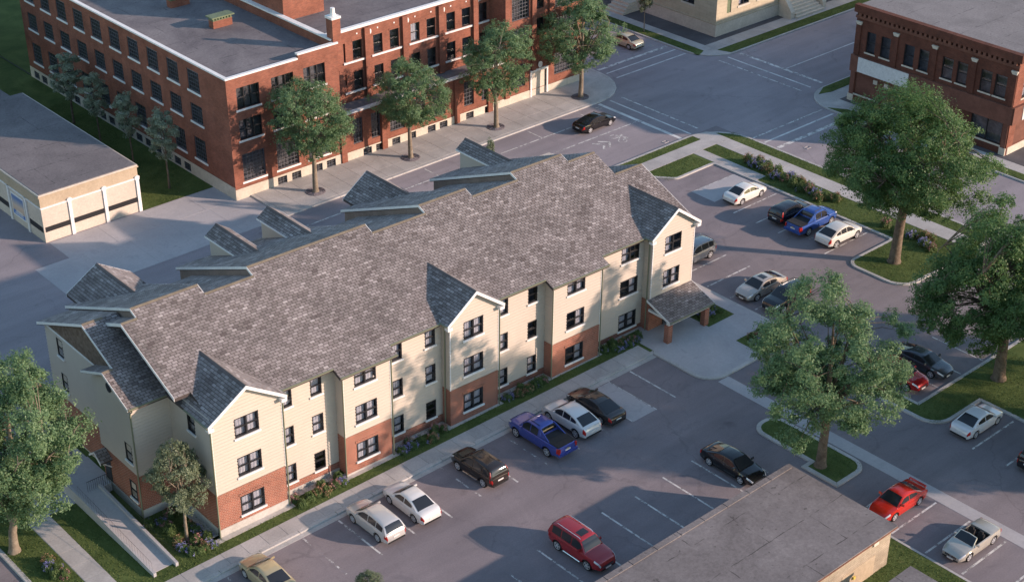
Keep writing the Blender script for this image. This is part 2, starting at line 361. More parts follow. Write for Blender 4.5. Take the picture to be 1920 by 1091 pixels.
# ================================================================ GROUND
def sheet(name, poly, z, mat, parent=None):
    b = MB(); b.add([(x, y, z) for x, y in poly], [tuple(range(len(poly)))])
    return b.build(name, mat, parent)
def rect(x0, x1, y0, y1): return [(x0, y0), (x1, y0), (x1, y1), (x0, y1)]

struct(sheet('ground', rect(-400, 500, -400, 600), -0.006, 'street'))
lot = struct(sheet('parking_lot', rect(-90, 76, -120, 23.9), 0, 'asphalt'))
street = struct(sheet('street', rect(-90, 260, 23.9, 36.4), 0, 'street'))
xs = struct(sheet('cross_street', rect(76, 89.2, -120, 23.9), 0, 'street'))
xn = struct(sheet('cross_street', rect(76, 89.2, 36.4, 220), 0, 'street'))
yard = struct(sheet('service_yard', rect(-90, 30, 36.4, 220), 0, 'street'))

LAWNS = []      # rectangles that receive grass tufts

def raised(name, poly, rads, fill, fillname, kw=0.17, h=0.13, seg=3.0, infill_drop=0.015):
    """kerbed platform: a kerb ring cut into blocks by open joints, and an infill"""
    P = rounded(poly, rads)
    # split long edges so that the kerb reads as cast lengths with joints
    Q = []
    for i in range(len(P)):
        a, b = Vector(P[i]), Vector(P[(i + 1) % len(P)]); n = max(1, int((b - a).length / seg))
        for k in range(n): q = a.lerp(b, k / n); Q.append((q.x, q.y))
    I = inset(Q, kw); o = inset(Q, 0.02); N = len(Q)
    base = sheet(name, inset(Q, kw * 0.5), h - infill_drop, fill); struct(base)
    kb = MB(); acc = 0.0
    for i in range(N):
        j = (i + 1) % N
        a, b, c, d = Vector(Q[i]), Vector(Q[j]), Vector(I[j]), Vector(I[i]); L = (b - a).length
        if L < 0.02: continue
        g = 0.018 if L > 1.2 else 0.0; t = g / L
        a2, b2, c2, d2 = a.lerp(b, t), a.lerp(b, 1 - t), d.lerp(c, 1 - t), d.lerp(c, t)
        ch = 0.03; n = (d2 - a2).normalized() * ch; n2 = (c2 - b2).normalized() * ch
        if L > 0.8: kb2 = MB()
        else: kb2 = kb
        kb2.add([(a2.x, a2.y, 0), (b2.x, b2.y, 0), (b2.x, b2.y, h - ch), (a2.x, a2.y, h - ch), (a2.x + n.x, a2.y + n.y, h), (b2.x + n2.x, b2.y + n2.y, h), (c2.x, c2.y, h), (d2.x, d2.y, h), (c2.x, c2.y, h - 0.1), (d2.x, d2.y, h - 0.1)],
               [(0, 1, 2, 3), (3, 2, 5, 4), (4, 5, 6, 7), (7, 6, 8, 9), (0, 3, 4, 7, 9), (1, 8, 6, 5, 2)])
        if kb2 is not kb: kb2.build('kerb_block', 'kerb', base)
    if kb.f: kb.build('kerb_curve', 'kerb', base)
    return base

_slab = {}
def slabs(parent, x0, x1, y0, y1, nx, ny, z, mat='concrete', gap=0.016, name='slab'):
    dx, dy = (x1 - x0) / nx, (y1 - y0) / ny
    key = (round(dx, 3), round(dy, 3), mat)
    if key not in _slab: _slab[key] = MB().box(gap, dx - gap, gap, dy - gap, -0.05, 0).mesh('slab', mat)
    for i in range(nx):
        for j in range(ny):
            obj(name, _slab[key], parent, (x0 + i * dx, y0 + j * dy, z + random.uniform(-0.003, 0.003)))
H = 0.13
def walk(name, poly, z, mat='concrete', parent=None):
    o = MB().prism(poly, z - 0.06, z, bottom=False).build(name, mat, parent)
    return o

# --- the apartment block: lawns, front walk, entrance plaza
apt_lawn = raised('lawn', [(-11.9, -3.1), (38.45, -3.1), (38.45, -9.15), (49.5, -9.15), (49.5, 23), (-2.6, 23), (-2.6, 14.5), (-11.9, 14.5)], [0.6, 0, 2.0, 0.8, 1, 1, 0, 1.0], 'lawn', 'lawn', kw=0.32)
fw = struct(obj('front_walk', MB().box(-11.6, 38.4, -2.79, -1.42, 0.02, H - 0.012).mesh('front_walk', 'kerb')))
slabs(fw, -11.6, 38.4, -2.78, -1.42, 33, 1, H + 0.006)
gut = struct(obj('gutter_strip', MB().box(-11.6, 38.4, -3.52, -3.105, -0.02, 0.004).mesh('gutter_strip', 'kerb')))
slabs(gut, -11.6, 38.4, -3.52, -3.1, 16, 1, 0.012, 'kerb')
pl = struct(walk('entrance_plaza', rounded([(38.76, -1.42), (38.76, -8.84), (49.19, -8.84), (49.19, -6.2), (49.19, 16), (47.95, 16), (47.95, -3.3), (44.8, -3.3), (44.8, 0.6), (40.4, 0.6), (40.0, -0.1), (38.9, -0.75)], [0, 1.7, .5, 0, 0, 0, 0, 0, 0, 0, 0, 0]), H + 0.004, 'concrete_pad'))
pt = struct(MB().prism([(44.85, -8.6), (49.0, -8.6), (49.0, -6.2), (44.85, -6.2)], H, H + 0.02).build('lawn', 'lawn'))
LAWNS.append((44.9, 49.0, -8.6, -6.2, H + 0.02)); LAWNS.append((44.9, 47.9, -3.2, 4, H))
sw = struct(obj('side_path', MB().box(-9.02, -7.48, -1.42, 14.3, 0.02, H - 0.012).mesh('side_path', 'kerb')))
slabs(sw, -9.0, -7.5, -1.42, 14.3, 1, 9, H + 0.004)
ap = struct(walk('door_apron', [(-7.48, 9.9), (-2.2, 9.9), (-2.2, 14.3), (-7.48, 14.3)], H + 0.002, 'concrete_pad'))
for x0, x1, y0, y1 in ((-11.7, -9.05, -3, 14), (-7.45, -5.45, -1.4, 9.8), (-5.4, 38.3, -1.4, -0.45), (-3.6, 0, -1.4, 5.2), (5.5, 10.3, -0.5, 0.9), (14.4, 19.8, -0.5, .9), (24.5, 29.8, -.5, .9), (35, 38.6, -.6, .9)):
    LAWNS.append((x0, x1, y0, y1, H - 0.01))
# concrete aprons round the bays
apn = MB()
for x0, x1 in ((-0.5, 5.7), (10.0, 14.8), (19.4, 24.8), (29.5, 35.3)): apn.box(x0, x1, -0.5, 0.3, 0.05, H + 0.006)
apn.box(-0.5, 0.2, 0, 5.3, 0.05, H + 0.006)
for x0, x1 in ((5.4, 10.3), (14.4, 19.8), (24.4, 29.9), (34.9, 40.4)): apn.box(x0, x1, 0.3, 1.0, 0.05, H + 0.004)
struct(apn.build('apron', 'foundation'))

# --- corner lawn with walks, tree island
cl = raised('lawn', [(40, 20.3), (60.8, 20.3), (62.0, 19.3), (63.4, 17.65), (68.7, 17.65), (68.7, -3.8), (62.0, -3.8), (62.0, -10.2), (76.2, -10.2), (76.2, 23.9), (40, 23.9)], [0, 0.5, 0.8, 0.8, 0.3, 0.3, 1.3, 2.0, 3.0, 4.6, 0], 'lawn', 'lawn', kw=0.3)
cw = struct(walk('corner_walk', [(40, 20.62), (74.35, 20.62), (74.35, 22.6), (73.9, 23.35), (72.9, 23.62), (72.0, 23.62), (72.0, 22.42), (40, 22.42)], H + 0.003, 'concrete'))
slabs(cw, 46, 70, 20.62, 22.42, 14, 1, H + 0.008)
ew = struct(obj('east_walk', MB().box(72.35, 74.35, -10, 20.6, 0.05, H - 0.008).mesh('east_walk', 'kerb')))
slabs(ew, 72.35, 74.35, -10, 20.6, 1, 15, H + 0.006)
kw_ = struct(obj('kerbside_walk', MB().box(68.9, 70.3, 12.3, 20.6, 0.05, H - 0.006).mesh('kerbside_walk', 'kerb')))
slabs(kw_, 68.9, 70.3, 12.3, 20.6, 1, 5, H + 0.006)
for r_ in ((62.3, 68.5, 17.9, 20.6), (70.35, 72.3, 10, 20.5), (68.9, 72.3, -9.9, 12.2), (62.3, 68.9, -9.8, -4.1), (74.4, 76.0, -10, 21.5), (55, 72, 22.45, 23.6)): LAWNS.append((*r_, H - 0.01))

# --- islands
isl = raised('lawn', [(35.4, -23.9), (39.1, -23.9), (39.1, -15.0), (36.3, -15.0), (36.3, -20.65), (35.4, -20.65)], [0, 1.3, 1.3, 1.3, 0, 0], 'lawn', 'lawn', kw=0.34)
LAWNS.append((36.6, 38.8, -23.6, -15.8, H - 0.01))
tl = raised('lawn', [(46.7, -17.5), (46.7, -24.4), (52.2, -24.4), (52.2, -60), (76, -60), (76, -21.3), (48.45, -21.3), (48.45, -17.5)], [0.5, 1.8, 0, 0, 0, 2, 0, 0.5], 'lawn', 'lawn', kw=0.3)
LAWNS.append((47.0, 60, -24.1, -21.5, H - 0.01)); LAWNS.append((52.4, 62, -34, -24.1, H - 0.01))
sl = raised('lawn', [(8, -60), (33.8, -60), (33.8, -29.5), (8, -29.5)], [0, 0, 0, 0], 'lawn', 'lawn', kw=0.22)
LAWNS.append((28, 33.5, -40, -29.7, H - 0.01))
bw = struct(obj('concrete_band', MB().box(39.35, 40.55, -60, -9.2, -0.02, 0.006).mesh('concrete_band', 'kerb')))
slabs(bw, 39.35, 40.55, -45.2, -9.2, 1, 12, 0.012, 'concrete_pad')

# --- across the street: mill walk, drive pad, strip of lawn
mw = raised('mill_walk', [(30.2, 36.4), (77.2, 36.4), (77.2, 150), (30.2, 150)], [0, 6.0, 0, 0], 'concrete', 'mill_walk', kw=0.35)
slabs(mw, 30.6, 70.6, 36.85, 42.3, 20, 3, H + 0.004)
pad = struct(MB().prism([(8, 36.45), (30.15, 36.45), (30.15, 46.4), (11.3, 46.4), (11.3, 42.6), (8, 42.6)], -0.03, 0.012).build('drive_pad', 'concrete_pad'))
slabs(pad, 8.1, 30.1, 36.5, 42.5, 5, 1, 0.02, 'concrete_pad')
slabs(pad, 11.4, 30.1, 42.55, 46.3, 4, 1, 0.02, 'concrete_pad')
struct(sheet('lawn', [(20.95, 46.42), (28.7, 46.42), (28.7, 150), (-40, 150), (-40, 71), (20.95, 71)], 0.03, 'lawn'))
LAWNS.append((21.0, 28.6, 46.5, 75, 0.03))
struct(sheet('lawn', rect(28.7, 76.9, 84.4, 220), 0.17, 'lawn'))
for i, x in enumerate((35.3, 46.95, 58.3, 70.5)):
    g_ = MB()
    for k in range(5): rr = 0.25 + 0.16 * k; g_.tube([(rr * math.cos(a), rr * math.sin(a), 0) for a in np.linspace(0, 2 * math.pi, 25)], 0.035, 4, False)
    for k in range(8): a = k * math.pi / 4; g_.tube([(0.25 * math.cos(a), 0.25 * math.sin(a), 0.0), (0.92 * math.cos(a), 0.92 * math.sin(a), 0.0)], 0.03, 4)
    pit = MB().prism([(0.98 * math.cos(a), 0.98 * math.sin(a)) for a in np.linspace(0, 2 * math.pi, 25)[:-1]], -0.05, 0.01).build('tree_pit', 'asphalt', mw, (x, 38.8, H + 0.012))
    g_.build('tree_grate', 'asphalt', pit, (0, 0, 0.02))

# --- the block with the stone building
sb = raised('stone_block_walk', [(89.2, 36.5), (260, 36.5), (260, 220), (89.2, 220)], [4.2, 0, 0, 0], 'concrete', 'w')
struct(MB().prism([(92.9, 36.75), (200, 36.75), (200, 38.3), (92.3, 38.3)], 0.05, H + 0.02).build('lawn', 'lawn'))
struct(MB().prism(rounded([(89.45, 38.6), (90.85, 39.2), (90.85, 150), (89.45, 150)], [0.3, .1, 0, 0]), 0.05, H + 0.02).build('lawn', 'lawn'))
LAWNS.append((93, 118, 36.8, 38.2, H + 0.02)); LAWNS.append((89.5, 90.8, 39.4, 60, H + 0.02))
struct(MB().prism([(92.3, 40.3), (200, 40.3), (200, 60), (92.3, 150)], 0.05, H + 0.012).build('dark_paving', 'blacktop'))
slabs(sb, 90.9, 92.25, 39, 60, 1, 12, H + 0.004); slabs(sb, 92.3, 118.3, 38.35, 40.25, 14, 1, H + 0.004)
# --- the block with the brick shop
rb = raised('shop_block_walk', [(88.1, -120), (260, -120), (260, 23.1), (88.1, 23.1)], [0, 0, 0, 4.6], 'concrete', 'w')
struct(MB().prism([(88.35, -100), (89.55, -100), (89.55, 17.2), (88.35, 19.0)], 0.05, H + 0.02).build('lawn', 'lawn'))
struct(MB().prism([(92.2, 21.5), (200, 21.5), (200, 22.9), (92.5, 22.9), (90.6, 22.0)], 0.05, H + 0.02).build('lawn', 'lawn'))
LAWNS.append((88.4, 89.5, -10, 17, H + 0.02)); LAWNS.append((92.4, 100, 21.5, 22.8, H + 0.02))
struct(MB().prism([(91.2, -60), (260, -60), (260, 19.6), (91.2, 19.6)], 0.05, H + 0.012).build('dark_paving', 'blacktop'))
slabs(rb, 89.6, 91.15, -12, 19.5, 1, 18, H + 0.004)

# ---------------------------------------------------------------- painted markings (parts of the lot and the streets)
def stripe(parent, name, x0, y0, x1, y1, w=0.12, z=0.005, mat='line'):
    a, b = Vector((x0, y0)), Vector((x1, y1)); n = Vector((-(b - a).y, (b - a).x)).normalized() * (w / 2)
    MB().add([(a.x - n.x, a.y - n.y, z), (b.x - n.x, b.y - n.y, z), (b.x + n.x, b.y + n.y, z), (a.x + n.x, a.y + n.y, z)], [(0, 1, 2, 3)]).build(name, mat, parent)
for i, x in enumerate((-4.85, -1.85, 1.15, 4.14, 7.06, 10.06, 13.07, 16.08, 19.1, 22.1, 25.1, 28.12, 35.3)):
    stripe(lot, 'parking_line', x, -3.6, x, -8.5, 0.14, mat=('line', 'line_worn')[i % 2])
for x in (0.1, 3.1, 6.1, 9.1, 12.1, 15.1, 18.1, 21.1, 24.1, 27.15, 30.15, 33.2):
    stripe(lot, 'parking_line', x, -14.9, x, -19.9, 0.14, mat=random.choice(('line', 'line_worn')))
for x in (30.5, 33.0): stripe(lot, 'parking_line', x, -3.55, x, -8.7, 0.10, 0.014)
hp = MB().box(30.56, 32.94, -8.66, -3.6, -0.02, 0.009).build('access_aisle', 'concrete_pad', lot)
hp2 = MB().prism([(62.5, 12.0), (68.5, 12.0), (68.5, 14.8), (62.5, 14.8)], -0.02, 0.009).build('access_aisle', 'concrete_pad', lot)
stripe(lot, 'parking_line', 62.4, 14.88, 68.4, 14.8, 0.1, 0.012)
for y in (9.25, 6.5, 3.85, 1.15, -1.5): stripe(lot, 'parking_line', 62.1, y, 68.3, y, 0.13, mat=random.choice(('line', 'line_worn')))
for y in (12.2, 9.5, 6.9, 4.22, 1.45, -1.15, -3.85): stripe(lot, 'parking_line', 49.9, y, 55.4, y, 0.14)
for x in (51.45, 54.42, 57.4): stripe(lot, 'parking_line', x, -21.1, x, -16.3, 0.13)
for y in (-27.5, -30.3, -33.1): stripe(lot, 'parking_line', 46.5, y, 51.8, y, 0.14)
for y in (-26.6, -29.5, -32.25, -35.1, -37.9): stripe(lot, 'parking_line', 34.1, y, 39.2, y, 0.15)
# street markings
for x, w, m_ in ((70.85, 0.42, 'line_solid'), (72.45, 0.22, 'line_solid'), (74.05, 0.2, 'line')): stripe(street, 'crosswalk_line', x, 24.1 + max(0, (x - 72) * 0.3), x, 36.2 - max(0, (x - 71.5) * .1), w, mat=m_)
for x, w, m_ in ((90.15, 0.2, 'line'), (91.7, 0.22, 'line_solid'), (93.7, 0.42, 'line')): stripe(street, 'crosswalk_line', x, 24.0, x, 36.2, w, mat=m_)
for y, w, m_ in ((40.25, 0.22, 'line_solid'), (41.9, 0.2, 'line_solid'), (43.3, 0.42, 'line')): stripe(xn, 'crosswalk_line', 77.6, y, 88.9, y, w, mat=m_)
for y, w, m_ in ((19.25, 0.2, 'line'), (17.75, 0.24, 'line_solid'), (16.0, 0.45, 'line')): stripe(xs, 'crosswalk_line', 76.5, y, 87.7, y, w, mat=m_)
stripe(street, 'centre_line', 94.0, 29.4, 130, 29.4, 0.16, mat='line_solid'); stripe(street, 'centre_line', 40, 30.2, 70.4, 30.2, 0.16)
stripe(street, 'bay_line', 30, 33.7, 64.4, 33.7, 0.15)
for x in (39.6, 46.5, 53.4, 60.25, 67.45): stripe(street, 'bay_line', x, 33.7, x, 36.0, 0.13)
# bicycle-and-chevron symbol
sh = MB(); z = 0.0
def bar(a, b, w=0.1):
    a, b = Vector(a), Vector(b); n = Vector((-(b - a).y, (b - a).x)).normalized() * w / 2
    sh.add([(a.x - n.x, a.y - n.y, z), (b.x - n.x, b.y - n.y, z), (b.x + n.x, b.y + n.y, z), (a.x + n.x, a.y + n.y, z)], [(0, 1, 2, 3)])
for cy in (-0.55, 0.55):
    for k in range(14):
        a0, a1 = 2 * math.pi * k / 14, 2 * math.pi * (k + 1) / 14
        bar((0.1 + 0.42 * math.cos(a0), cy + 0.36 * math.sin(a0)), (0.1 + 0.42 * math.cos(a1), cy + 0.36 * math.sin(a1)), 0.09)
for a, b in (((0.1, -0.55), (0.75, -0.3)), ((0.75, -0.3), (0.75, 0.35)), ((0.1, -0.05), (0.75, -0.3)), ((0.1, -0.05), (0.75, 0.35)), ((0.1, -0.55), (0.1, -0.05)), ((0.1, 0.55), (0.95, 0.35)), ((0.95, 0.35), (0.95, 0.55)), ((0.85, -0.45), (0.85, -0.15))): bar(a, b, 0.09)
for x in (-1.0, -1.7):
    bar((x, -0.02), (x - 0.75, 0.75), 0.2); bar((x, 0.02), (x - 0.75, -0.75), 0.2)
obj('bicycle_symbol', sh.mesh('bicycle_symbol', 'line'), street, (65.9, 28.4, 0.006), (0, 0, 0), (1.15, 1.15, 1))
for k, (x, y) in enumerate(((70.0, 35.4), (69.0, 24.6), (78.8, 14.0), (95.5, 35.6), (87.6, 44.6))):
    g_ = MB(); 
    for a, b in (((-.3, -.2), (.3, -.2)), ((.3, -.2), (.3, .2)), ((.3, .2), (-.3, .2)), ((-.3, .2), (-.3, -.2))): g_.tube([(*a, 0), (*b, 0)], 0.03, 4)
    g_.build('drain_frame', 'concrete', street, (x, y, 0.012))
# ================================================================ WINDOWS (shared meshes)
_wm = {}
def window_meshes(w, h, cols, style):
    """frame, pane, curtain, sill for a window of w x h, facing -Y, origin at the bottom centre on the wall face"""
    key = (w, h, cols, style)
    if key in _wm: return _wm[key]
    fr = MB(); d = 0.16; t = 0.07
    # casing set into the wall, dark room behind
    fr.box(-w / 2, -w / 2 + t, -0.03, d, 0, h); fr.box(w / 2 - t, w / 2, -0.03, d, 0, h)
    fr.box(-w / 2 + t, w / 2 - t, -0.03, d, 0, t); fr.box(-w / 2 + t, w / 2 - t, -0.03, d, h - t, h)
    cw = (w - 2 * t) / cols
    for c in range(1, cols): fr.box(-w / 2 + t + c * cw - 0.055, -w / 2 + t + c * cw + 0.055, -0.02, d, t, h - t)
    panes = []; bars = MB()
    if style in ('hung', 'shop'):
        rows = 2; fr.box(-w / 2 + t, w / 2 - t, -0.015, 0.08, h / 2 - 0.035, h / 2 + 0.035)
    elif style == 'grid':
        rows = 1
        n = max(2, round(w / 0.42)); m_ = max(3, round(h / 0.42))
        for i in range(1, n): x = -w / 2 + t + (w - 2 * t) * i / n; fr.box(x - 0.022, x + 0.022, 0.0, 0.05, t, h - t)
        for j in range(1, m_): z = t + (h - 2 * t) * j / m_; fr.box(-w / 2 + t, w / 2 - t, 0.004, 0.046, z - 0.022, z + 0.022)
    else: rows = 1
    ph = (h - 2 * t) / rows
    pane = MB().box(-cw / 2 + 0.05, cw / 2 - 0.05, -0.004, 0.004, 0.02, ph - 0.02)
    room = MB(); room.box(-w / 2 - 0.25, w / 2 + 0.25, 0.75, 0.78, -0.2, h + 0.2)
    room.box(-w / 2 - 0.28, -w / 2 - 0.25, 0.17, 0.78, -0.2, h + 0.2); room.box(w / 2 + 0.25, w / 2 + 0.28, 0.17, 0.78, -0.2, h + 0.2)
    room.box(-w / 2 - 0.28, w / 2 + 0.28, 0.17, 0.78, -0.23, -0.2); room.box(-w / 2 - 0.28, w / 2 + 0.28, 0.17, 0.78, h + 0.2, h + 0.23)
    cu = MB(); k = 7; x0, x1 = -cw / 2 + 0.03, cw / 2 - 0.03     # pleated curtain
    pts = [(x0 + (x1 - x0) * i / k, 0.2 + (0.035 if i % 2 else 0.0)) for i in range(k + 1)]
    for i in range(k): cu.quad((*pts[i], t), (*pts[i + 1], t), (*pts[i + 1], h - t), (*pts[i], h - t))
    sill = MB().box(-w / 2 - 0.08, w / 2 + 0.08, -0.1, 0.02, -0.1, -0.004)
    _wm[key] = dict(frame=fr.mesh('window', 'steel_frame' if style == 'grid' else 'win_frame'), pane=pane.mesh('pane', 'glass'), room=room.mesh('room_lining', 'dim_room' if style in ('grid', 'shop', 'plain') else 'room'), curtain=cu.mesh('curtain', 'curtain'), sill=sill, cw=cw, rows=rows, ph=ph, t=t)
    return _wm[key]
_sillmesh = {}
def window(parent, x, y, z, w, h, cols=1, style='hung', face='-Y', curtain=0.6, sill='white_trim', big_sill=None, name='window'):
    m = window_meshes(w, h, cols, style)
    rz = {'-Y': 0, '-X': -math.pi / 2, '+Y': math.pi, '+X': math.pi / 2}[face]
    o = obj(name, m['frame'], parent, (x, y, z), (0, 0, rz))
    obj('room_lining', m['room'], o)
    for c in range(cols):
        cx = -w / 2 + m['t'] + (c + 0.5) * m['cw']
        for r_ in range(m['rows']): obj('pane', m['pane'], o, (cx, 0.03 + 0.03 * r_, m['t'] + r_ * m['ph']))
        if random.random() < curtain: obj('curtain', m['curtain'], o, (cx, random.uniform(0, 0.02), 0), (0, 0, 0), (1, 1, 1))
    if sill:
        k = (w, sill, big_sill)
        if k not in _sillmesh:
            s_ = big_sill or 0.09; _sillmesh[k] = MB().box(-w / 2 - s_, w / 2 + s_, -0.07 - s_ * 0.6, 0.03, -0.06 - s_ * 0.9, -0.004).mesh('sill', sill)
        obj('sill', _sillmesh[k], o)
    return o

# ================================================================ WALL SURFACES
def wall_frame(face, off):
    """map (u, depth outwards, z) to 3-D for a wall on the plane x or y = off"""
    if face == '-Y': return lambda u, d, z: (u, off - d, z)
    if face == '+Y': return lambda u, d, z: (u, off + d, z)
    if face == '-X': return lambda u, d, z: (off - d, u, z)
    return lambda u, d, z: (off + d, u, z)
def lap_siding(name, parent, face, off, u0, u1, z0, z1, holes=(), tri=None, mat='siding', course=0.26, lip=0.05, ch=0.06):
    """real clapboards: each course leans out at its foot; holes = (u0,u1,z0,z1); tri=(uc, ztop) closes the top as a gable"""
    f = wall_frame(face, off); b = MB()
    def lims(z):
        if tri and z > z1:
            t = (z - z1) / (tri[1] - z1); return u0 + (tri[0] - u0) * t, u1 + (tri[0] - u1) * t
        return u0, u1
    top = tri[1] if tri else z1
    zs = [z0]
    while zs[-1] < top - 1e-4: zs.append(min(top, z0 + course * len(zs)))
    cuts = sorted({round(v, 4) for h in holes for v in h[2:]} | ({z1} if tri else set()))
    for a, c in zip(zs, zs[1:]):
        tn = random.random()
        sub = [a] + [v for v in cuts if a + 1e-3 < v < c - 1e-3] + [c]
        for p, q in zip(sub, sub[1:]):
            ua0, ua1 = lims(p); ub0, ub1 = lims(q); zm = (p + q) / 2
            spans = [(ua0, ua1, ub0, ub1)]
            for h in holes:
                if h[2] < zm < h[3]:
                    ns = []
                    for s in spans:
                        if h[0] > s[0] and h[1] < s[1]: ns += [(s[0], h[0], s[2], h[0]), (h[1], s[1], h[1], s[3])]
                        else: ns.append(s)
                    spans = ns
            def dep(z):     # rounded butt edge at the foot, leaning face above
                k = z - a
                return lip * k / ch if k < ch else lip * (1 - (k - ch) / (c - a - ch + 1e-6)) if z < c - 1e-6 else 0.0
            lev = [p] + ([a + ch] if p < a + ch - 1e-3 < q - 1e-3 else []) + [q]
            for s in spans:
                for p2, q2 in zip(lev, lev[1:]):
                    t0, t1 = (p2 - p) / (q - p), (q2 - p) / (q - p); l0, l1, r0, r1 = s[0] + (s[2] - s[0]) * t0, s[0] + (s[2] - s[0]) * t1, s[1] + (s[3] - s[1]) * t0, s[1] + (s[3] - s[1]) * t1
                    b.quad(f(l0, dep(p2), p2), f(r0, dep(p2), p2), f(r1, dep(q2), q2), f(l1, dep(q2), q2), tn)
    return stuff(b.build(name, mat, parent))
def flat_wall(name, parent, face, off, u0, u1, z0, z1, holes=(), mat='brick_apt', reveal=0.16, uv=True, rev_mat=None):
    """wall face with openings and their reveals"""
    f = wall_frame(face, off); b = MB()
    us = sorted({u0, u1} | {v for h in holes for v in h[:2] if u0 < v < u1}); zs = sorted({z0, z1} | {v for h in holes for v in h[2:] if z0 < v < z1})
    for a, c in zip(us, us[1:]):
        for p, q in zip(zs, zs[1:]):
            um, zm = (a + c) / 2, (p + q) / 2
            if any(h[0] < um < h[1] and h[2] < zm < h[3] for h in holes): continue
            b.quad(f(a, 0, p), f(c, 0, p), f(c, 0, q), f(a, 0, q))
    for h in holes:
        a, c, p, q = h
        b.quad(f(a, 0, p), f(a, -reveal, p), f(a, -reveal, q), f(a, 0, q)); b.quad(f(c, 0, q), f(c, -reveal, q), f(c, -reveal, p), f(c, 0, p))
        b.quad(f(a, 0, q), f(a, -reveal, q), f(c, -reveal, q), f(c, 0, q)); b.quad(f(a, -reveal, p), f(a, 0, p), f(c, 0, p), f(c, -reveal, p))
    return b.build(name, mat, parent, uv=uv)

# ================================================================ SHINGLES
SHW, SHE = 0.43, 0.228      # tab width, exposure
def shingle_tabs(O, U, V, N, region=None, strips=None, keep=None):
    """tabs laid in courses on the plane O + u U + v V. region: convex ccw polygon in (u, v); strips: [(u0,u1,v0,v1)]"""
    if region: us = [p[0] for p in region]; vs_ = [p[1] for p in region]
    else: us = [s[0] for s in strips] + [s[1] for s in strips]; vs_ = [s[2] for s in strips] + [s[3] for s in strips]
    out = []; g = 0.05
    r0, r1 = math.floor(min(vs_) / SHE), math.ceil(max(vs_) / SHE)
    for r_ in range(r0, r1):
        sh_ = (r_ % 2) * 0.5 * SHW + ((r_ * 7919) % 13) / 13 * 0.12
        k0, k1 = math.floor((min(us) - sh_) / SHW) - 1, math.ceil((max(us) - sh_) / SHW) + 1
        for k in range(k0, k1):
            a, c = k * SHW + sh_ + g / 2, (k + 1) * SHW + sh_ - g / 2; p, q = r_ * SHE, (r_ + 1) * SHE - 0.035
            cell = [(a, p), (c, p), (c, q), (a, q)]
            if region:
                poly = clip_convex(cell, region)
                if len(poly) >= 3 and area2(poly) > 0.003: out.append((poly, p, len(poly) == 4 and area2(poly) > 0.97 * (SHW - 0.05) * (SHE - 0.035)))
            else:
                ov = [s for s in strips if s[0] < c - 1e-4 and s[1] > a + 1e-4]
                if ov and all(s[2] <= p and s[3] >= q for s in ov) and min(s[0] for s in ov) <= a and max(s[1] for s in ov) >= c: out.append((cell, p, True)); continue
                for s in ov:
                    a2, c2, p2, q2 = max(a, s[0]), min(c, s[1]), max(p, s[2]), min(q, s[3])
                    if c2 - a2 > 0.03 and q2 - p2 > 0.03: out.append(([(a2, p2), (c2, p2), (c2, q2), (a2, q2)], p, False))
    return out
def tab_geo(b, poly, p, O, U, V, N, tint):
    def P(u, v, lift): return O + U * u + V * v + N * lift
    vs_ = []; n = len(poly)
    for u, v in poly: vs_.append(P(u, v, 0.034 - 0.026 * (v - p) / SHE))
    for u, v in poly: vs_.append(P(u, v, -0.002))
    b.add(vs_, [tuple(range(n))] + [(i + n, (i + 1) % n + n, (i + 1) % n, i) for i in range(n)], tint)
def rand_tint():
    r_ = random.random()
    return min(1, max(0, random.gauss(0.47, 0.19))) if r_ < 0.9 else random.uniform(0.7, 1.0)
def shingle_plane(parent, O, U, V, N, region=None, strips=None, singles=0, mat='shingle', name='shingle_field'):
    O, U, V, N = Vector(O), Vector(U).normalized(), Vector(V).normalized(), Vector(N).normalized()
    tabs = shingle_tabs(O, U, V, N, region, strips)
    full = [t for t in tabs if t[2]]
    pick = set()
    if singles:
        full.sort(key=lambda t: ((O + U * t[0][0][0] + V * t[0][0][1]) - CAM).length)
        pick = {id(t) for t in full[:singles]}
        protos = []
        for k in range(10):
            b = MB(); tab_geo(b, [(0, 0), (SHW - 0.05, 0), (SHW - 0.05, SHE - 0.035), (0, SHE - 0.035)], 0, Vector(), Vector((1, 0, 0)), Vector((0, 1, 0)), Vector((0, 0, 1)), (k + 0.5) / 10)
            protos.append(b.mesh('shingle', mat, tint=True))
        rot = Matrix((U, V, N)).transposed().to_euler()
    b = MB()
    for t in tabs:
        if id(t) in pick:
            p = O + U * t[0][0][0] + V * t[0][0][1]; obj('shingle', protos[min(9, int(rand_tint() * 10))], parent, p, rot)
        else: tab_geo(b, t[0], t[1], O, U, V, N, rand_tint())
    if b.f: stuff(b.build(name, mat, parent, tint=True))

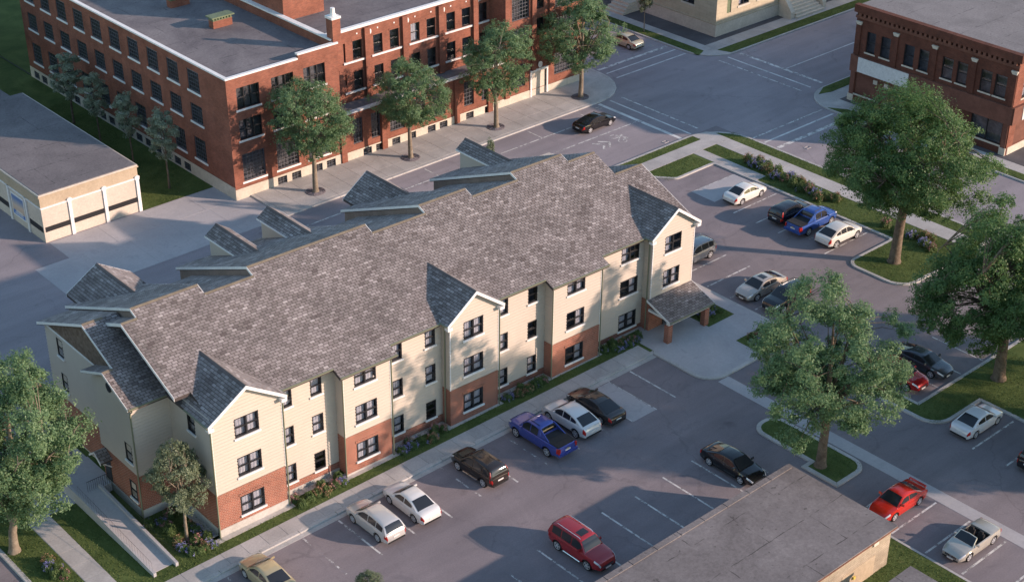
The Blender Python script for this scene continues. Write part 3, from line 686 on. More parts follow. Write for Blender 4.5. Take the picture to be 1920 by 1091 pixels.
# ================================================================ APARTMENT BUILDING
apt = thing('apartment_building', 'long three-storey cream-sided apartment building with grey shingle roof and red brick bays', 'apartment building', (0, 0, 0), (0, R(0.8), R(-0.6)))
MS = 0.42; ZE = 8.9; YE = -0.45
def zf(y): return ZE + MS * (y - YE)            # front roof plane
BAYS = [(0.0, 5.4), (10.38, 14.4), (19.82, 24.4), (29.9, 34.9), (40.6, 45.35)]
RY = 0.95; BT = 3.5
SIL = (1.17, 4.28, 7.36)
DW, DH, SW_, SHH = 1.86, 1.5, 0.93, 1.45
gable = {0: (2.62, 3.0), 2: (21.98, 2.66), 4: (42.85, 2.78)}
GZ, GE = 11.28, 9.32
found_top = [0.72, 0.42, 0.22, 0.2, 0.2]
for i, (x0, x1) in enumerate(BAYS):
    cx = {0: 2.66, 1: 12.25, 2: 22.0, 3: 32.25, 4: 42.9}[i]
    wh = [(cx - DW / 2, cx + DW / 2, s, s + DH) for s in SIL]
    brh = [wh[0]] if i < 4 else [(42.2, 44.0, 0.55, 2.75)]
    flat_wall('brick_wall', apt, '-Y', 0.0, x0, x1, found_top[i], BT, brh)
    MB().box(x0 - 0.03, x1 + 0.03, -0.035, 0.3, -0.6, found_top[i]).build('foundation', 'foundation', apt)
    flat_wall('brick_wall', apt, '-X', x0, 0.0 if i else 0.0, RY, found_top[i], BT) if i else None
    flat_wall('brick_wall', apt, '+X', x1, 0.0, RY, found_top[i], BT)
    up = wh[1:]
    if i in gable:
        lap_siding('siding', apt, '-Y', 0.0, x0, x1, BT + 0.02, GE - 0.12, up, tri=(gable[i][0], GZ - 0.16))
        top = GE - 0.1
    else:
        lap_siding('siding', apt, '-Y', 0.0, x0, x1, BT + 0.02, 9.0, up); top = 9.0
    if i: lap_siding('siding', apt, '-X', x0, 0.0, RY, BT + 0.02, top + 0.1)
    lap_siding('siding', apt, '+X', x1, 0.0, RY, BT + 0.02, top + 0.1)
    for k, h_ in enumerate(wh):
        if i == 4 and k == 0: continue
        window(apt, cx, 0.0, h_[2], DW, DH, 2, 'hung', '-Y', curtain=0.85)
    # white corner boards, soldier-course lintel over the brick-floor window
    for xx in (x0, x1):
        MB().box(xx - 0.035, xx + 0.035, -0.045, 0.06, BT + 0.02, top + 0.02).build('corner_board', 'white_trim', apt)
    if i < 4:
        lb = MB(); n = 14
        for k in range(n):
            a = cx - DW / 2 - 0.1 + (DW + 0.2) * k / n; lb.box(a + 0.006, a + (DW + 0.2) / n - 0.006, -0.035, 0.02, SIL[0] + DH + 0.01, SIL[0] + DH + 0.25)
        lb.build('lintel', 'brick_apt', apt, uv=True)
RECESS = [(5.4, 10.38, (6.36, 8.8), SW_, 1, 0.55), (14.4, 19.82, (15.72, 18.72), SW_, 1, 0.38), (24.4, 29.9, (25.7, 28.62), SW_, 1, 0.3), (34.9, 40.6, (39.0,), DW + 0.1, 2, 0.3)]
for x0, x1, xs_, w, c, ft in RECESS:
    holes = [(x - w / 2, x + w / 2, s, s + SHH) for x in xs_ for s in SIL]
    MB().box(x0, x1, RY - 0.03, RY + 0.3, -0.6, ft).build('foundation', 'foundation', apt)
    flat_wall('brick_wall', apt, '-Y', RY, x0, x1, ft, 1.06)
    lap_siding('siding', apt, '-Y', RY, x0, x1, 1.08, 9.35, holes)
    for x in xs_:
        for s in SIL: window(apt, x, RY, s, w, SHH, c, 'hung', '-Y', curtain=0.8)
# left flank of the first bay and the wing
flat_wall('brick_wall', apt, '-X', 0.0, 0.0, 5.3, 0.72, BT); MB().box(-0.03, 0.3, -0.02, 5.3, -0.6, 0.72).build('foundation', 'foundation', apt)
sdh = [(2.0, 2.93, 4.28, 5.73), (2.0, 2.93, 7.36, 8.81)]
lap_siding('siding', apt, '-X', 0.0, 0.0, 5.3, BT + 0.02, 9.6, sdh)
for h_ in sdh: window(apt, 0.0, 2.465, h_[2], 0.93, 1.45, 1, 'hung', '-X', 0.5)
WX1, WY1, WX2 = -2.85, 5.25, -2.05
flat_wall('brick_wall', apt, '-Y', WY1, WX1, 0.0, 0.75, BT); MB().box(WX1 - 0.03, 0, WY1 - 0.03, WY1 + 0.3, -0.6, 0.75).build('foundation', 'foundation', apt)
lap_siding('siding', apt, '-Y', WY1, WX1, 0.0, BT + 0.02, 9.2)
w1h = [(5.75, 6.68, 4.28, 5.73), (5.75, 6.68, 1.17, 2.62)]
flat_wall('brick_wall', apt, '-X', WX1, WY1, 10.4, 0.75, BT, [w1h[1], (9.35, 10.25, 0.78, 2.85)])
MB().box(WX1 - 0.03, WX1 + 0.3, WY1 - 0.02, 10.4, -0.6, 0.75).build('foundation', 'foundation', apt)
lap_siding('siding', apt, '-X', WX1, WY1, 10.4, BT + 0.02, 9.05, [w1h[0]], tri=(8.0, 10.35))
for h_ in w1h: window(apt, WX1, 6.215, h_[2], 0.93, 1.45, 1, 'hung', '-X', 0.3)
rw = MB().prism([(0.36 * math.cos(a), 0.36 * math.sin(a)) for a in np.linspace(0, 2 * math.pi, 21)[:-1]], -0.05, 0.06).build('round_window', 'win_frame', apt, (WX1, 8.0, 9.3), (0, R(-90), 0))
MB().prism([(0.29 * math.cos(a), 0.29 * math.sin(a)) for a in np.linspace(0, 2 * math.pi, 21)[:-1]], 0.05, 0.07).build('pane', 'win_frame', rw)
flat_wall('brick_wall', apt, '-X', WX2, 10.4, 19.0, 0.3, BT)
w2h = [(16.4, 17.3, 4.28, 5.73), (16.4, 17.3, 7.2, 8.65)]
lap_siding('siding', apt, '-X', WX2, 10.4, 19.0, BT + 0.02, 8.95, w2h)
for h_ in w2h: window(apt, WX2, 16.85, h_[2], 0.9, 1.45, 1, 'hung', '-X', 0.3)
MB().box(WX2 - 0.06, WX2 + 0.02, 7.2, 19.1, 8.95, 9.12).build('frieze_board', 'white_trim', apt)
# shake-clad pediment over the wing's end wall
sk = MB()
for r_ in range(13):
    z0_ = 9.13 + r_ * 0.22; hw = (12.0 - z0_) / MS
    if hw <= 0.2: break
    y = 11.9 - hw
    while y < 11.9 + hw - 0.1:
        w_ = random.uniform(0.18, 0.3); sk.box(WX2 - 0.05, WX2 - 0.01 - 0.02 * (r_ % 2), y, min(y + w_ - 0.012, 11.9 + hw), z0_, z0_ + 0.225, random.random()); y += w_
stuff(sk.build('shake_pediment', 'shake', apt, tint=True))
# hidden back walls keep the volume closed
bk = MB(); bk.box(-2.0, 0.3, 10.4, 18.9, 0, 9.0); bk.box(-2.8, -0.02, 5.5, 10.35, 0, 9.0); bk.box(0.3, 45.2, 1.9, 17.4, -0.5, 9.3)
for x0, x1 in ((0.6, 5.3), (9.8, 19.6), (25.2, 29.2), (34.5, 39.4)): bk.box(x0, x1, 17.4, 20.0, 0, 8.9)
bk.build('rear_wall', 'siding', apt)

# ---- roof: deck, shingles, fascias
roof = MB()
front_eave = lambda x: -0.45 if (9.9 <= x < 14.75 or 29.4 <= x < 35.3) else 0.42
HI, LO, LO2 = 10.0, 9.15, 6.6
ridges = [(-0.9, 0.3, LO), (0.3, 5.5, HI), (5.5, 9.5, LO), (9.5, 19.85, HI), (19.85, 24.9, LO), (24.9, 29.5, HI), (29.5, 34.2, LO), (34.2, 39.65, HI), (39.65, 42.6, LO), (42.6, 45.65, LO2)]
rear_eave = {HI: 20.45, LO: 17.9, LO2: 12.8}
TH = 0.24
brk = sorted({r_[0] for r_ in ridges} | {45.65, 9.9, 14.75, 29.4, 35.3})
slope_l = math.sqrt(1 + MS * MS)
Vf = Vector((0, 1, MS)) / slope_l; Nf = Vector((0, -MS, 1)) / slope_l
strips = []
for a, c in zip(brk, brk[1:]):
    m_ = (a + c) / 2; ry = next(r_[2] for r_ in ridges if r_[0] <= m_ < r_[1]); ye = front_eave(m_)
    if m_ < 0.3: ye = 2.7
    roof.extrude([(a, ye, zf(ye)), (a, ry, zf(ry)), (a, ry, zf(ry) - TH), (a, ye, zf(ye) - TH)], (c - a, 0, 0))
    strips.append((a, c, (ye - YE) * slope_l, (ry - YE) * slope_l))
O_f = (0, YE, ZE)
for x0, x1, ry in ridges:
    re = rear_eave[ry]; zr = zf(ry); ze = zr - MS * (re - ry)
    roof.extrude([(x0, ry, zr), (x0, re, ze), (x0, re, ze - TH), (x0, ry, zr - TH)], (x1 - x0, 0, 0))
def gable_roof(xc, hw, zr, ze, y0, y1, th=0.2):
    roof.extrude([(xc - hw, y0, ze), (xc, y0, zr), (xc + hw, y0, ze), (xc + hw, y0, ze - th), (xc, y0, zr - th), (xc - hw, y0, ze - th)], (0, y1 - y0, 0))
for i, (xc, hw) in gable.items(): gable_roof(xc, hw, GZ, GE, -0.4, 5.0 if i else 5.0)
RG = [(3.58, 2.65, 10.9, 9.25, 21.4, 15.8), (28.9, 2.5, 10.62, 8.8, 22.2, 16.4)]
for xc, hw, zr, ze, yt, yi in RG: gable_roof(xc, hw, zr, ze, yi, yt)
DG = [(13.3, 1.05, 11.4, 10.68, 20.5, 14.6), (17.9, 1.05, 11.5, 10.78, 20.35, 14.3), (38.6, 1.05, 11.3, 10.55, 21.0, 14.8)]
for xc, hw, zr, ze, yt, yi in DG: gable_roof(xc, hw, zr, ze, yi, yt, 0.14)
# wing roofs
WRY, WEY, WZE = 11.9, 4.85, 9.25
def zw(y): return WZE + MS * (y - WEY)
roof.extrude([(-2.42, WEY, zw(WEY)), (-2.42, WRY, zw(WRY)), (-2.42, WRY, zw(WRY) - TH), (-2.42, WEY, zw(WEY) - TH)], (2.6, 0, 0))
roof.extrude([(-2.42, WRY, zw(WRY)), (-2.42, 19.45, zw(WRY) - MS * (19.45 - WRY)), (-2.42, 19.45, zw(WRY) - MS * (19.45 - WRY) - TH), (-2.42, WRY, zw(WRY) - TH)], (2.6, 0, 0))
roof.extrude([(-3.2, WEY, zw(WEY)), (-3.2, 8.0, zw(8.0)), (-3.2, 11.3, zw(8.0) - MS * 3.3), (-3.2, 11.3, zw(8.0) - MS * 3.3 - 0.2), (-3.2, 8.0, zw(8.0) - 0.2), (-3.2, WEY, zw(WEY) - 0.2)], (0.9, 0, 0))
roofo = roof.build('roof', 'underlay', apt)
shingle_plane(roofo, O_f, (1, 0, 0), Vf, Nf, strips=strips, singles=300)
Vr = Vector((0, 1, -MS)) / slope_l; Nr = Vector((0, MS, 1)) / slope_l
for x0, x1, ry in ridges:
    L = (rear_eave[ry] - ry) * slope_l; O_ = Vector((x1, rear_eave[ry], zf(ry) - MS * (rear_eave[ry] - ry)))
    shingle_plane(roofo, O_, (-1, 0, 0), -Vr, Nr, region=[(0, 0), (x1 - x0, 0), (x1 - x0, L), (0, L)], name='shingle_field')
def gable_shingles(xc, hw, zr, ze, yf, ya, yb, ybl=None):
    """ya: where the ridge meets the main roof, yb: where the eave meets it"""
    s = (zr - ze) / hw; sl = math.hypot(hw, zr - ze)
    for sg in (-1, 1):
        V = Vector((-sg * hw, 0, zr - ze)) / sl; N = Vector((sg * (zr - ze), 0, hw)) / sl
        U = V.cross(N); O_ = Vector((xc + sg * hw, 0, ze)); k = U.y
        yb_ = ybl if (ybl is not None and sg < 0) else yb; reg = [(yf * k, 0), (yb_ * k, 0), (ya * k, sl), (yf * k, sl)]
        ar = sum(reg[i][0] * reg[(i + 1) % 4][1] - reg[(i + 1) % 4][0] * reg[i][1] for i in range(4))
        if ar < 0: reg = reg[::-1]
        shingle_plane(roofo, O_, U, V, N, region=reg)
yplane = lambda z: YE + (z - ZE) / MS
for i, (xc, hw) in gable.items(): gable_shingles(xc, hw, GZ, GE, -0.4, yplane(GZ) + 0.1, yplane(GE) + 0.1, 2.95 if i == 0 else None)
yrear = lambda z: HI + (zf(HI) - z) / MS
for xc, hw, zr, ze, yt, yi in RG + DG: gable_shingles(xc, hw, zr, ze, yt, yrear(zr) - 0.1, yrear(ze) - 0.1)
Lw = (WRY - WEY) * slope_l
shingle_plane(roofo, (0, WEY, WZE), (1, 0, 0), Vf, Nf, region=[(-2.42, 0), (0.2, 0), (0.2, Lw), (-2.42, Lw)])
shingle_plane(roofo, (0, WEY, WZE), (1, 0, 0), Vf, Nf, region=[(-3.2, 0), (-2.42, 0), (-2.42, (8 - WEY) * slope_l), (-3.2, (8 - WEY) * slope_l)])
O_ = Vector((0.2, 19.45, zw(WRY) - MS * (19.45 - WRY))); L = (19.45 - WRY) * slope_l
shingle_plane(roofo, O_, (-1, 0, 0), -Vr, Nr, region=[(0, 0), (2.62, 0), (2.62, L), (0, L)])
O_ = Vector((-2.1, 11.3, zw(8) - MS * 3.3)); L = 3.3 * slope_l
shingle_plane(roofo, O_, (-1, 0, 0), -Vr, Nr, region=[(0, 0), (1.1, 0), (1.1, L), (0, L)])
# ridge caps
for x0, x1, ry in ridges:
    rc = MB(); z = zf(ry); n = max(1, int((x1 - x0) / 0.3))
    for k in range(n):
        a = x0 + (x1 - x0) * k / n; c = x0 + (x1 - x0) * (k + 1) / n - 0.01
        rc.extrude([(a, ry - 0.16, z - 0.03), (a, ry, z + 0.055), (a, ry + 0.16, z - 0.03)], (c - a, 0, 0))
    rc.build('ridge_cap', 'ridge_cap', roofo)
for (xa, xb, y, z) in ((-2.42, -0.9, WRY, zw(WRY)), (-3.2, -2.42, 8.0, zw(8.0))):
    MB().extrude([(xa, y - 0.16, z - 0.03), (xa, y, z + 0.055), (xa, y + 0.16, z - 0.03)], (xb - xa, 0, 0)).build('ridge_cap', 'ridge_cap', roofo)
for xc, ya, yb, zr in [(gable[i][0], -0.4, yplane(GZ), GZ) for i in gable] + [(g_[0], yrear(g_[2]), g_[4], g_[2]) for g_ in RG + DG]:
    MB().extrude([(xc - 0.15, ya, zr - 0.05), (xc, ya, zr + 0.055), (xc + 0.15, ya, zr - 0.05)], (0, yb - ya, 0)).build('ridge_cap', 'shingle', roofo)
# white rake boards
def board(p, q, h, t, d, name='rake_board'):
    """board from p to q (top edge), height h, thickness vector t"""
    p, q, t = Vector(p), Vector(q), Vector(t)
    MB().extrude([p, q, q - Vector((0, 0, h)), p - Vector((0, 0, h))], t).build(name, 'white_trim', apt)
for i, (xc, hw) in gable.items():
    for sg in (-1, 1):
        board((xc + sg * (hw + 0.02), -0.4, GE + 0.03), (xc, -0.4, GZ + 0.03), 0.26, (0, -0.04, 0), 0)
        MB().box(min(xc + sg * hw, xc + sg * (hw - 0.42)), max(xc + sg * hw, xc + sg * (hw - 0.42)), -0.44, -0.03, GE - 0.42, GE - 0.17).build('cornice_return', 'white_trim', apt)
    MB().extrude([(xc - hw, -0.38, GE - 0.2), (xc, -0.38, GZ - 0.2), (xc + hw, -0.38, GE - 0.2), (xc + hw, -0.38, GE - 0.215), (xc, -0.38, GZ - 0.215), (xc - hw, -0.38, GE - 0.215)], (0, 0.37, 0)).build('soffit', 'white_trim', apt)
for x0, x1, ry in ridges:
    for x, sg in ((x0, -1), (x1, 1)):
        re = rear_eave[ry]; t = (sg * 0.035, 0, 0)
        if ry == HI: 
            board((x, ry, zf(ry) + 0.02), (x, re, zf(ry) - MS * (re - ry) + 0.02), 0.2, t, 0)
            board((x, LO - 0.2, zf(LO - 0.2) + 0.02), (x, HI, zf(HI) + 0.02), 0.2, t, 0)
for x0, x1, ry in ridges:
    if ry != HI: continue
    zb_ = lambda y: zf(LO) - MS * (y - LO)      # neighbouring low rear slope
    for x, t in ((x0 + 0.06, 0.05), (x1 - 0.11, 0.05)):
        zh = lambda y: zf(HI) - MS * (y - HI) - 0.12
        MB().extrude([(x, LO, zf(LO) - 0.1), (x, HI, zf(HI) - 0.12), (x, 20.0, zh(20.0)), (x, 20.0, 6.0), (x, 17.4, 6.0), (x, 17.4, zb_(17.4) - 0.3), (x, LO, zf(LO) - 0.5)], (t, 0, 0)).build('roof_end_wall', 'brown_board', apt)
board((-0.9, 2.7, zf(2.7) + 0.02), (-0.9, LO, zf(LO) + 0.02), 0.24, (-0.035, 0, 0), 0)
board((-0.9, LO, zf(LO) + 0.02), (-0.9, 17.9, zf(LO) - MS * (17.9 - LO) + 0.02), 0.24, (-0.035, 0, 0), 0)
board((-2.42, 8.0, zw(8) + 0.02), (-2.42, WRY, zw(WRY) + 0.02), 0.2, (-0.035, 0, 0), 0)
board((-2.42, WRY, zw(WRY) + 0.02), (-2.42, 19.45, zw(WRY) - MS * (19.45 - WRY) + 0.02), 0.2, (-0.035, 0, 0), 0)
board((-3.2, WEY, zw(WEY) + 0.02), (-3.2, 8.0, zw(8) + 0.02), 0.18, (-0.035, 0, 0), 0)
board((-3.2, 8.0, zw(8) + 0.02), (-3.2, 11.3, zw(8) - MS * 3.3 + 0.02), 0.18, (-0.035, 0, 0), 0)
board((45.65, 0.42, zf(0.42) + 0.02), (45.65, LO2, zf(LO2) + 0.02), 0.2, (0.035, 0, 0), 0)
# dormer cheeks and rear gable boards
for xc, hw, zr, ze, yt, yi in DG:
    for sg in (-1, 1):
        x = xc + sg * (hw - 0.2); ya = yrear(ze - 0.1)
        MB().extrude([(x, ya, ze - 0.08), (x, yt - 0.35, ze - 0.08), (x, yt - 0.35, zf(HI) - MS * (yt - 0.35 - HI) - 0.3), (x, ya, zf(HI) - MS * (ya - HI) - 0.2)], (sg * 0.03, 0, 0)).build('dormer_cheek', 'siding', apt)
        board((xc + sg * (hw + 0.01), yt, ze + 0.02), (xc + sg * (hw + 0.01), yrear(ze) - 0.1, ze + 0.02), 0.14, (sg * 0.03, 0, 0), 0, 'dormer_fascia')
    MB().extrude([(xc - hw + 0.2, yt - 0.35, 8.9), (xc + hw - 0.2, yt - 0.35, 8.9), (xc + hw - 0.2, yt - 0.35, ze), (xc, yt - 0.35, zr - 0.15), (xc - hw + 0.2, yt - 0.35, ze)], (0, 0.04, 0)).build('dormer_face', 'siding', apt)
for xc, hw, zr, ze, yt, yi in RG:
    for sg in (-1, 1): board((xc + sg * (hw + 0.02), yt, ze + 0.03), (xc, yt, zr + 0.03), 0.24, (0, 0.04, 0), 0)
    MB().extrude([(xc - hw + 0.4, yt - 0.4, -0.4), (xc + hw - 0.4, yt - 0.4, -0.4), (xc + hw - 0.4, yt - 0.4, ze), (xc, yt - 0.4, zr - 0.2), (xc - hw + 0.4, yt - 0.4, ze)], (0, 0.05, 0)).build('gable_wall', 'siding', apt)
# gutters and downspouts
def gutter(x0, x1, y, z, dy=-1):
    g_ = MB().extrude([(x0, y, z), (x0, y + dy * 0.13, z + 0.01), (x0, y + dy * 0.11, z - 0.09), (x0, y, z - 0.13)], (x1 - x0, 0, 0)); g_.build('gutter', 'gutter', apt)
for x0, x1 in ((5.62, 9.9), (14.75, 19.3), (24.65, 29.4), (35.3, 40.05)): gutter(x0, x1, 0.42, zf(0.42) + 0.02)
for x0, x1 in ((9.9, 14.75), (29.4, 35.3)): gutter(x0, x1, -0.45, ZE + 0.02)
gutter(-3.2, -0.1, WEY, WZE + 0.02)
for i, (xc, hw) in gable.items():
    for sg in (-1, 1):
        x = xc + sg * hw; MB().extrude([(x, -0.4, GE), (x + sg * 0.12, -0.4, GE), (x + sg * 0.1, -0.4, GE - 0.1), (x, -0.4, GE - 0.12)], (0, 1.3 if (i or sg > 0) else 2.9, 0)).build('gutter', 'gutter', apt)
def downspout(x, y, z0, z1, ex, ey, parent=apt):
    b = MB().tube([(ex, ey, z1 + 0.25), (ex, ey, z1 + 0.1), (x, y, z1 - 0.25), (x, y, z0 + 0.2), (x, y - 0.12, z0 + 0.05)], 0.055, 4); b.build('downspout', 'gutter', parent)
downspout(-0.09, -0.09, 0.05, 9.0, -0.4, -0.2); downspout(5.47, -0.07, 0.1, 9.0, 5.6, -0.1)
downspout(10.3, -0.07, 0.15, 8.7, 10.1, -0.42); downspout(14.48, -0.07, 0.2, 8.7, 14.6, -0.42)
downspout(19.72, 0.5, 0.3, 9.0, 19.3, 0.5); downspout(24.48, -0.07, 0.35, 9.0, 24.6, -0.1)
downspout(29.82, -0.07, 0.4, 8.7, 29.6, -0.42); downspout(34.98, -0.07, 0.5, 8.7, 35.15, -0.42)
downspout(40.5, 0.3, 0.55, 9.0, 40.1, 0.4); downspout(WX1 - 0.08, WY1 - 0.08, 0.1, 8.9, WX1 - 0.1, WEY - 0.05)
# entrance porch
pr = MB(); py0, pz0, py1, pz1 = 0.0, 3.72, -2.65, 2.75
pr.extrude([(40.25, py0, pz0), (40.25, py1, pz1), (40.25, py1, pz1 - 0.2), (40.25, py0, pz0 - 0.2)], (5.2, 0, 0))
pro = pr.build('porch_roof', 'underlay', apt)
pl_ = math.hypot(py1, pz0 - pz1); Vp = Vector((0, -py1, pz0 - pz1)) / pl_; Np = Vector((0, -(pz0 - pz1), -py1)) / pl_
shingle_plane(pro, (40.25, py1, pz1), (1, 0, 0), Vp, Np, region=[(0, 0), (5.2, 0), (5.2, pl_), (0, pl_)])
for x, sg in ((40.25, -1), (45.45, 1)):
    p, q = Vector((x, py0, pz0 + 0.02)), Vector((x, py1, pz1 + 0.02))
    MB().extrude([p, q, q - Vector((0, 0, 0.2)), p - Vector((0, 0, 0.2))], (sg * 0.035, 0, 0)).build('rake_board', 'white_trim', pro)
g_ = MB().extrude([(40.25, py1, pz1 + 0.01), (40.25, py1 - 0.12, pz1 + 0.02), (40.25, py1 - 0.1, pz1 - 0.08), (40.25, py1, pz1 - 0.1)], (5.2, 0, 0)).build('gutter', 'gutter', pro)
MB().box(40.4, 45.3, -2.42, -2.14, 2.3, 2.62).build('porch_beam', 'white_trim', apt)
for x in (40.55, 44.85):
    MB().box(x - 0.1, x + 0.1, -2.1, -0.02, 2.62, 2.82).build('porch_beam', 'white_trim', apt)
    MB().box(x - 0.24, x + 0.24, -2.5, -2.02, -0.2, 2.3).build('porch_column', 'brick_apt', apt, uv=True)
MB().tube([(45.2, -2.6, 2.6), (45.2, -2.4, 2.4), (45.2, -2.4, 0.6)], 0.05, 4).build('downspout', 'gutter', apt)
dr = MB(); dr.box(42.2, 42.3, -0.02, 0.1, 0.55, 2.75); dr.box(43.9, 44.0, -0.02, 0.1, 0.55, 2.75); dr.box(43.05, 43.15, -0.02, 0.1, 0.55, 2.75); dr.box(42.3, 43.9, -0.02, 0.1, 2.65, 2.75); dr.box(42.3, 43.9, -0.02, 0.1, 0.55, 0.68)
dro = dr.build('entrance_door', 'win_frame', apt)
for x in (42.67, 43.53): MB().box(x - 0.37, x + 0.37, 0.03, 0.04, 0.68, 2.65).build('pane', 'glass', dro)
MB().box(42.0, 44.2, 0.5, 0.55, 0.4, 2.9).build('room_lining', 'room', dro)
for x in (43.0, 43.2): MB().tube([(x, -0.06, 1.4), (x, -0.06, 1.8)], 0.02, 5).build('door_handle', 'kerb', dro)
# side door with its little gabled canopy, steps and rail
sd = MB().box(WX1 - 0.02, WX1 + 0.1, 9.35, 10.25, 0.78, 2.85).build('side_door', 'win_frame', apt)
MB().box(WX1 - 0.035, WX1 - 0.02, 9.5, 10.1, 1.6, 2.7).build('pane', 'glass', sd)
cn = MB(); cn.extrude([(-3.75, 9.0, 2.95), (-3.75, 9.8, 3.5), (-3.75, 10.6, 2.95), (-3.75, 10.6, 2.83), (-3.75, 9.8, 3.38), (-3.75, 9.0, 2.83)], (1.0, 0, 0))
cno = cn.build('door_canopy', 'underlay', apt)
for sg in (-1, 1):
    V = Vector((0, -sg * 0.8, 0.55)).normalized(); N = Vector((0, sg * 0.55, 0.8)).normalized(); U = V.cross(N); O_ = Vector((0, 9.8 + sg * 0.8, 2.95)); k = U.x
    reg = [(-3.75 * k, 0), (-2.87 * k, 0), (-2.87 * k, 0.97), (-3.75 * k, 0.97)]
    if k < 0: reg = reg[::-1]
    shingle_plane(cno, O_, U, V, N, region=reg)
    MB().extrude([(-3.75, 9.8 + sg * 0.82, 2.97), (-3.75, 9.8, 3.53), (-3.75, 9.8, 3.36), (-3.75, 9.8 + sg * 0.82, 2.8)], (-0.04, 0, 0)).build('rake_board', 'white_trim', cno)
    MB().tube([(-3.6, 9.8 + sg * 0.6, 2.85), (-2.87, 9.8 + sg * 0.6, 2.2)], 0.04, 4).build('bracket', 'white_trim', cno)

# ---- ramp beside the wing
rp = thing('access_ramp', 'concrete wheelchair ramp with low walls and rails beside the left end of the cream building', 'ramp', (-4.55, 4.5, 0))
def rz_(y): return 0.13 + (0.80 - 0.13) * min(1, max(0, (y + 0.2) / 9.4))
MB().extrude([(-0.72, -4.7, -0.1), (-0.72, -4.7, 0.14), (-0.72, 4.7, 0.8), (-0.72, 7.4, 0.8), (-0.72, 7.4, -0.1)], (1.44, 0, 0)).build('ramp_deck', 'concrete_pad', rp)
for x, y1, nm in ((0.72, 5.1, 0.3), (-0.92, 7.4, 0.25)):
    MB().extrude([(x, -5.1, -0.1), (x, -5.1, 0.42), (x, 4.7, 0.8 + nm), (x, y1, 0.8 + nm), (x, y1, -0.1)], (0.2, 0, 0)).build('ramp_wall', 'concrete_pad', rp)
for x in (0.86, -0.86):
    rl = MB()
    rl.tube([(x, -4.9, 1.2), (x, 4.8, 1.85)], 0.009, 4)
    for k in range(28): y = -4.9 + k * 0.36; rl.tube([(x, y, 0.3 + k * 0.0246), (x, y, 1.2 + k * 0.0241)], 0.0045, 3)
    rl.build('rail', 'black_metal', rp)
MB().box(-0.1, 1.7, 5.0, 7.3, 0.0, 0.78).build('landing', 'concrete_pad', rp)
rl = MB(); rl.tube([(-0.05, 5.05, 1.65), (1.6, 5.05, 1.65)], 0.022, 5)
for k in range(12): rl.tube([(-0.05 + k * 0.15, 5.05, 0.78), (-0.05 + k * 0.15, 5.05, 1.65)], 0.012, 4)
rl.build('rail', 'black_metal', rp)
# ================================================================ BRICK MILL
mill = base_thing('brick_mill', 'large red brick mill with white parapet caps behind the four street trees', 'building', (28.66, 42.35, 0))
MX0, MX1, MXE, MY0, MY1, UY = 28.66, 41.3, 74.4, 42.35, 84.3, 44.7
def capping(x0, x1, y0, y1, z, parent=mill, h=0.16, mat='white_trim', name='parapet_cap'): return MB().box(x0, x1, y0, y1, z - h, z).build(name, mat, parent)
# side wall
rows = ((9.36, 2.15), (6.12, 1.9), (2.22, 2.3))
ys = [47.12 + 3.74 * k for k in range(10)]
holes = [(y, y + 2.08, z, z + h) for z, h in rows for y in ys if y + 2.08 < 83]
bh = [(y - 0.1, y + 1.15, 0.15, 1.0) for y in [50.5 + 3.74 * k for k in range(9)]] + [(y + 1.75, y + 3.0, 0.15, 1.0) for y in [50.5 + 3.74 * k for k in range(9)]]
flat_wall('side_wall', mill, '-X', MX0, MY0, MY1, 1.32, 12.2, holes, 'brick_mill', 0.2)
flat_wall('foundation', mill, '-X', MX0 - 0.03, MY0 - 0.03, MY1, -0.1, 1.32, [b for b in bh if b[1] < MY1], 'limestone', 0.2, uv=False)
for z, h in rows:
    for y in ys:
        if y + 2.08 < 83: window(mill, MX0 + 0.1, y + 1.04, z, 2.08, h, 1, 'grid', '-X', 0.0, 'white_trim', 0.16)
for b in bh:
    if b[1] < MY1: window(mill, MX0 + 0.06, (b[0] + b[1]) / 2, 0.15, 1.25, 0.85, 1, 'grid', '-X', 0.0, None)
# front, left block
fx = (29.7, 33.55, 37.2)
fh = [(x, x + 2.5, z, z + h) for x in fx for z, h in ((9.02, 2.14), (5.92, 2.04), (1.68, 2.8))]
flat_wall('front_wall', mill, '-Y', MY0, MX0, MX1, 1.12, 12.2, fh, 'brick_mill', 0.25)
bx_ = [33.4, 35.05, 37.6, 39.2]
flat_wall('foundation', mill, '-Y', MY0 - 0.04, MX0 - 0.03, MX1, -0.1, 1.12, [(x, x + 1.08, 0.08, 0.92) for x in bx_], 'limestone', 0.25, uv=False)
for a, c, p, q in fh: window(mill, (a + c) / 2, MY0 + 0.14, p, 2.5, q - p, 3 if p > 5 else 1, 'shop' if p > 5 else 'grid', '-Y', 0.0, 'white_trim', 0.16)
for x in bx_: window(mill, x + 0.54, MY0 + 0.1, 0.08, 1.08, 0.84, 1, 'grid', '-Y', 0.0, None)
flat_wall('front_wall', mill, '-Y', MY0, 36.73, MX1, 12.2, 12.62, (), 'brick_mill')
MB().box(36.73, MX1, MY0 + 0.01, MY0 + 0.35, 12.2, 12.6).build('parapet', 'brick_mill', mill, uv=True)
capping(MX0 - 0.06, 36.66, MY0 - 0.06, MY0 + 0.34, 12.36); capping(MX0 - 0.06, MX0 + 0.34, MY0 + 0.342, MY1, 12.36)
capping(36.66, MX1 + 0.06, MY0 - 0.06, MY0 + 0.4, 12.78)
MB().box(MX0 + 0.05, MX1 - 0.4, MY0 + 0.3, MY1, 11.4, 11.98).build('roof', 'roof_mill', mill)
MB().box(MX1 - 0.42, MX1 - 0.02, MY0 + 0.4, 100, 11.4, 12.9).build('parapet', 'brick_mill', mill, uv=True)
capping(MX1 - 0.52, MX1 + 0.06, MY0 + 0.404, 100, 13.05)
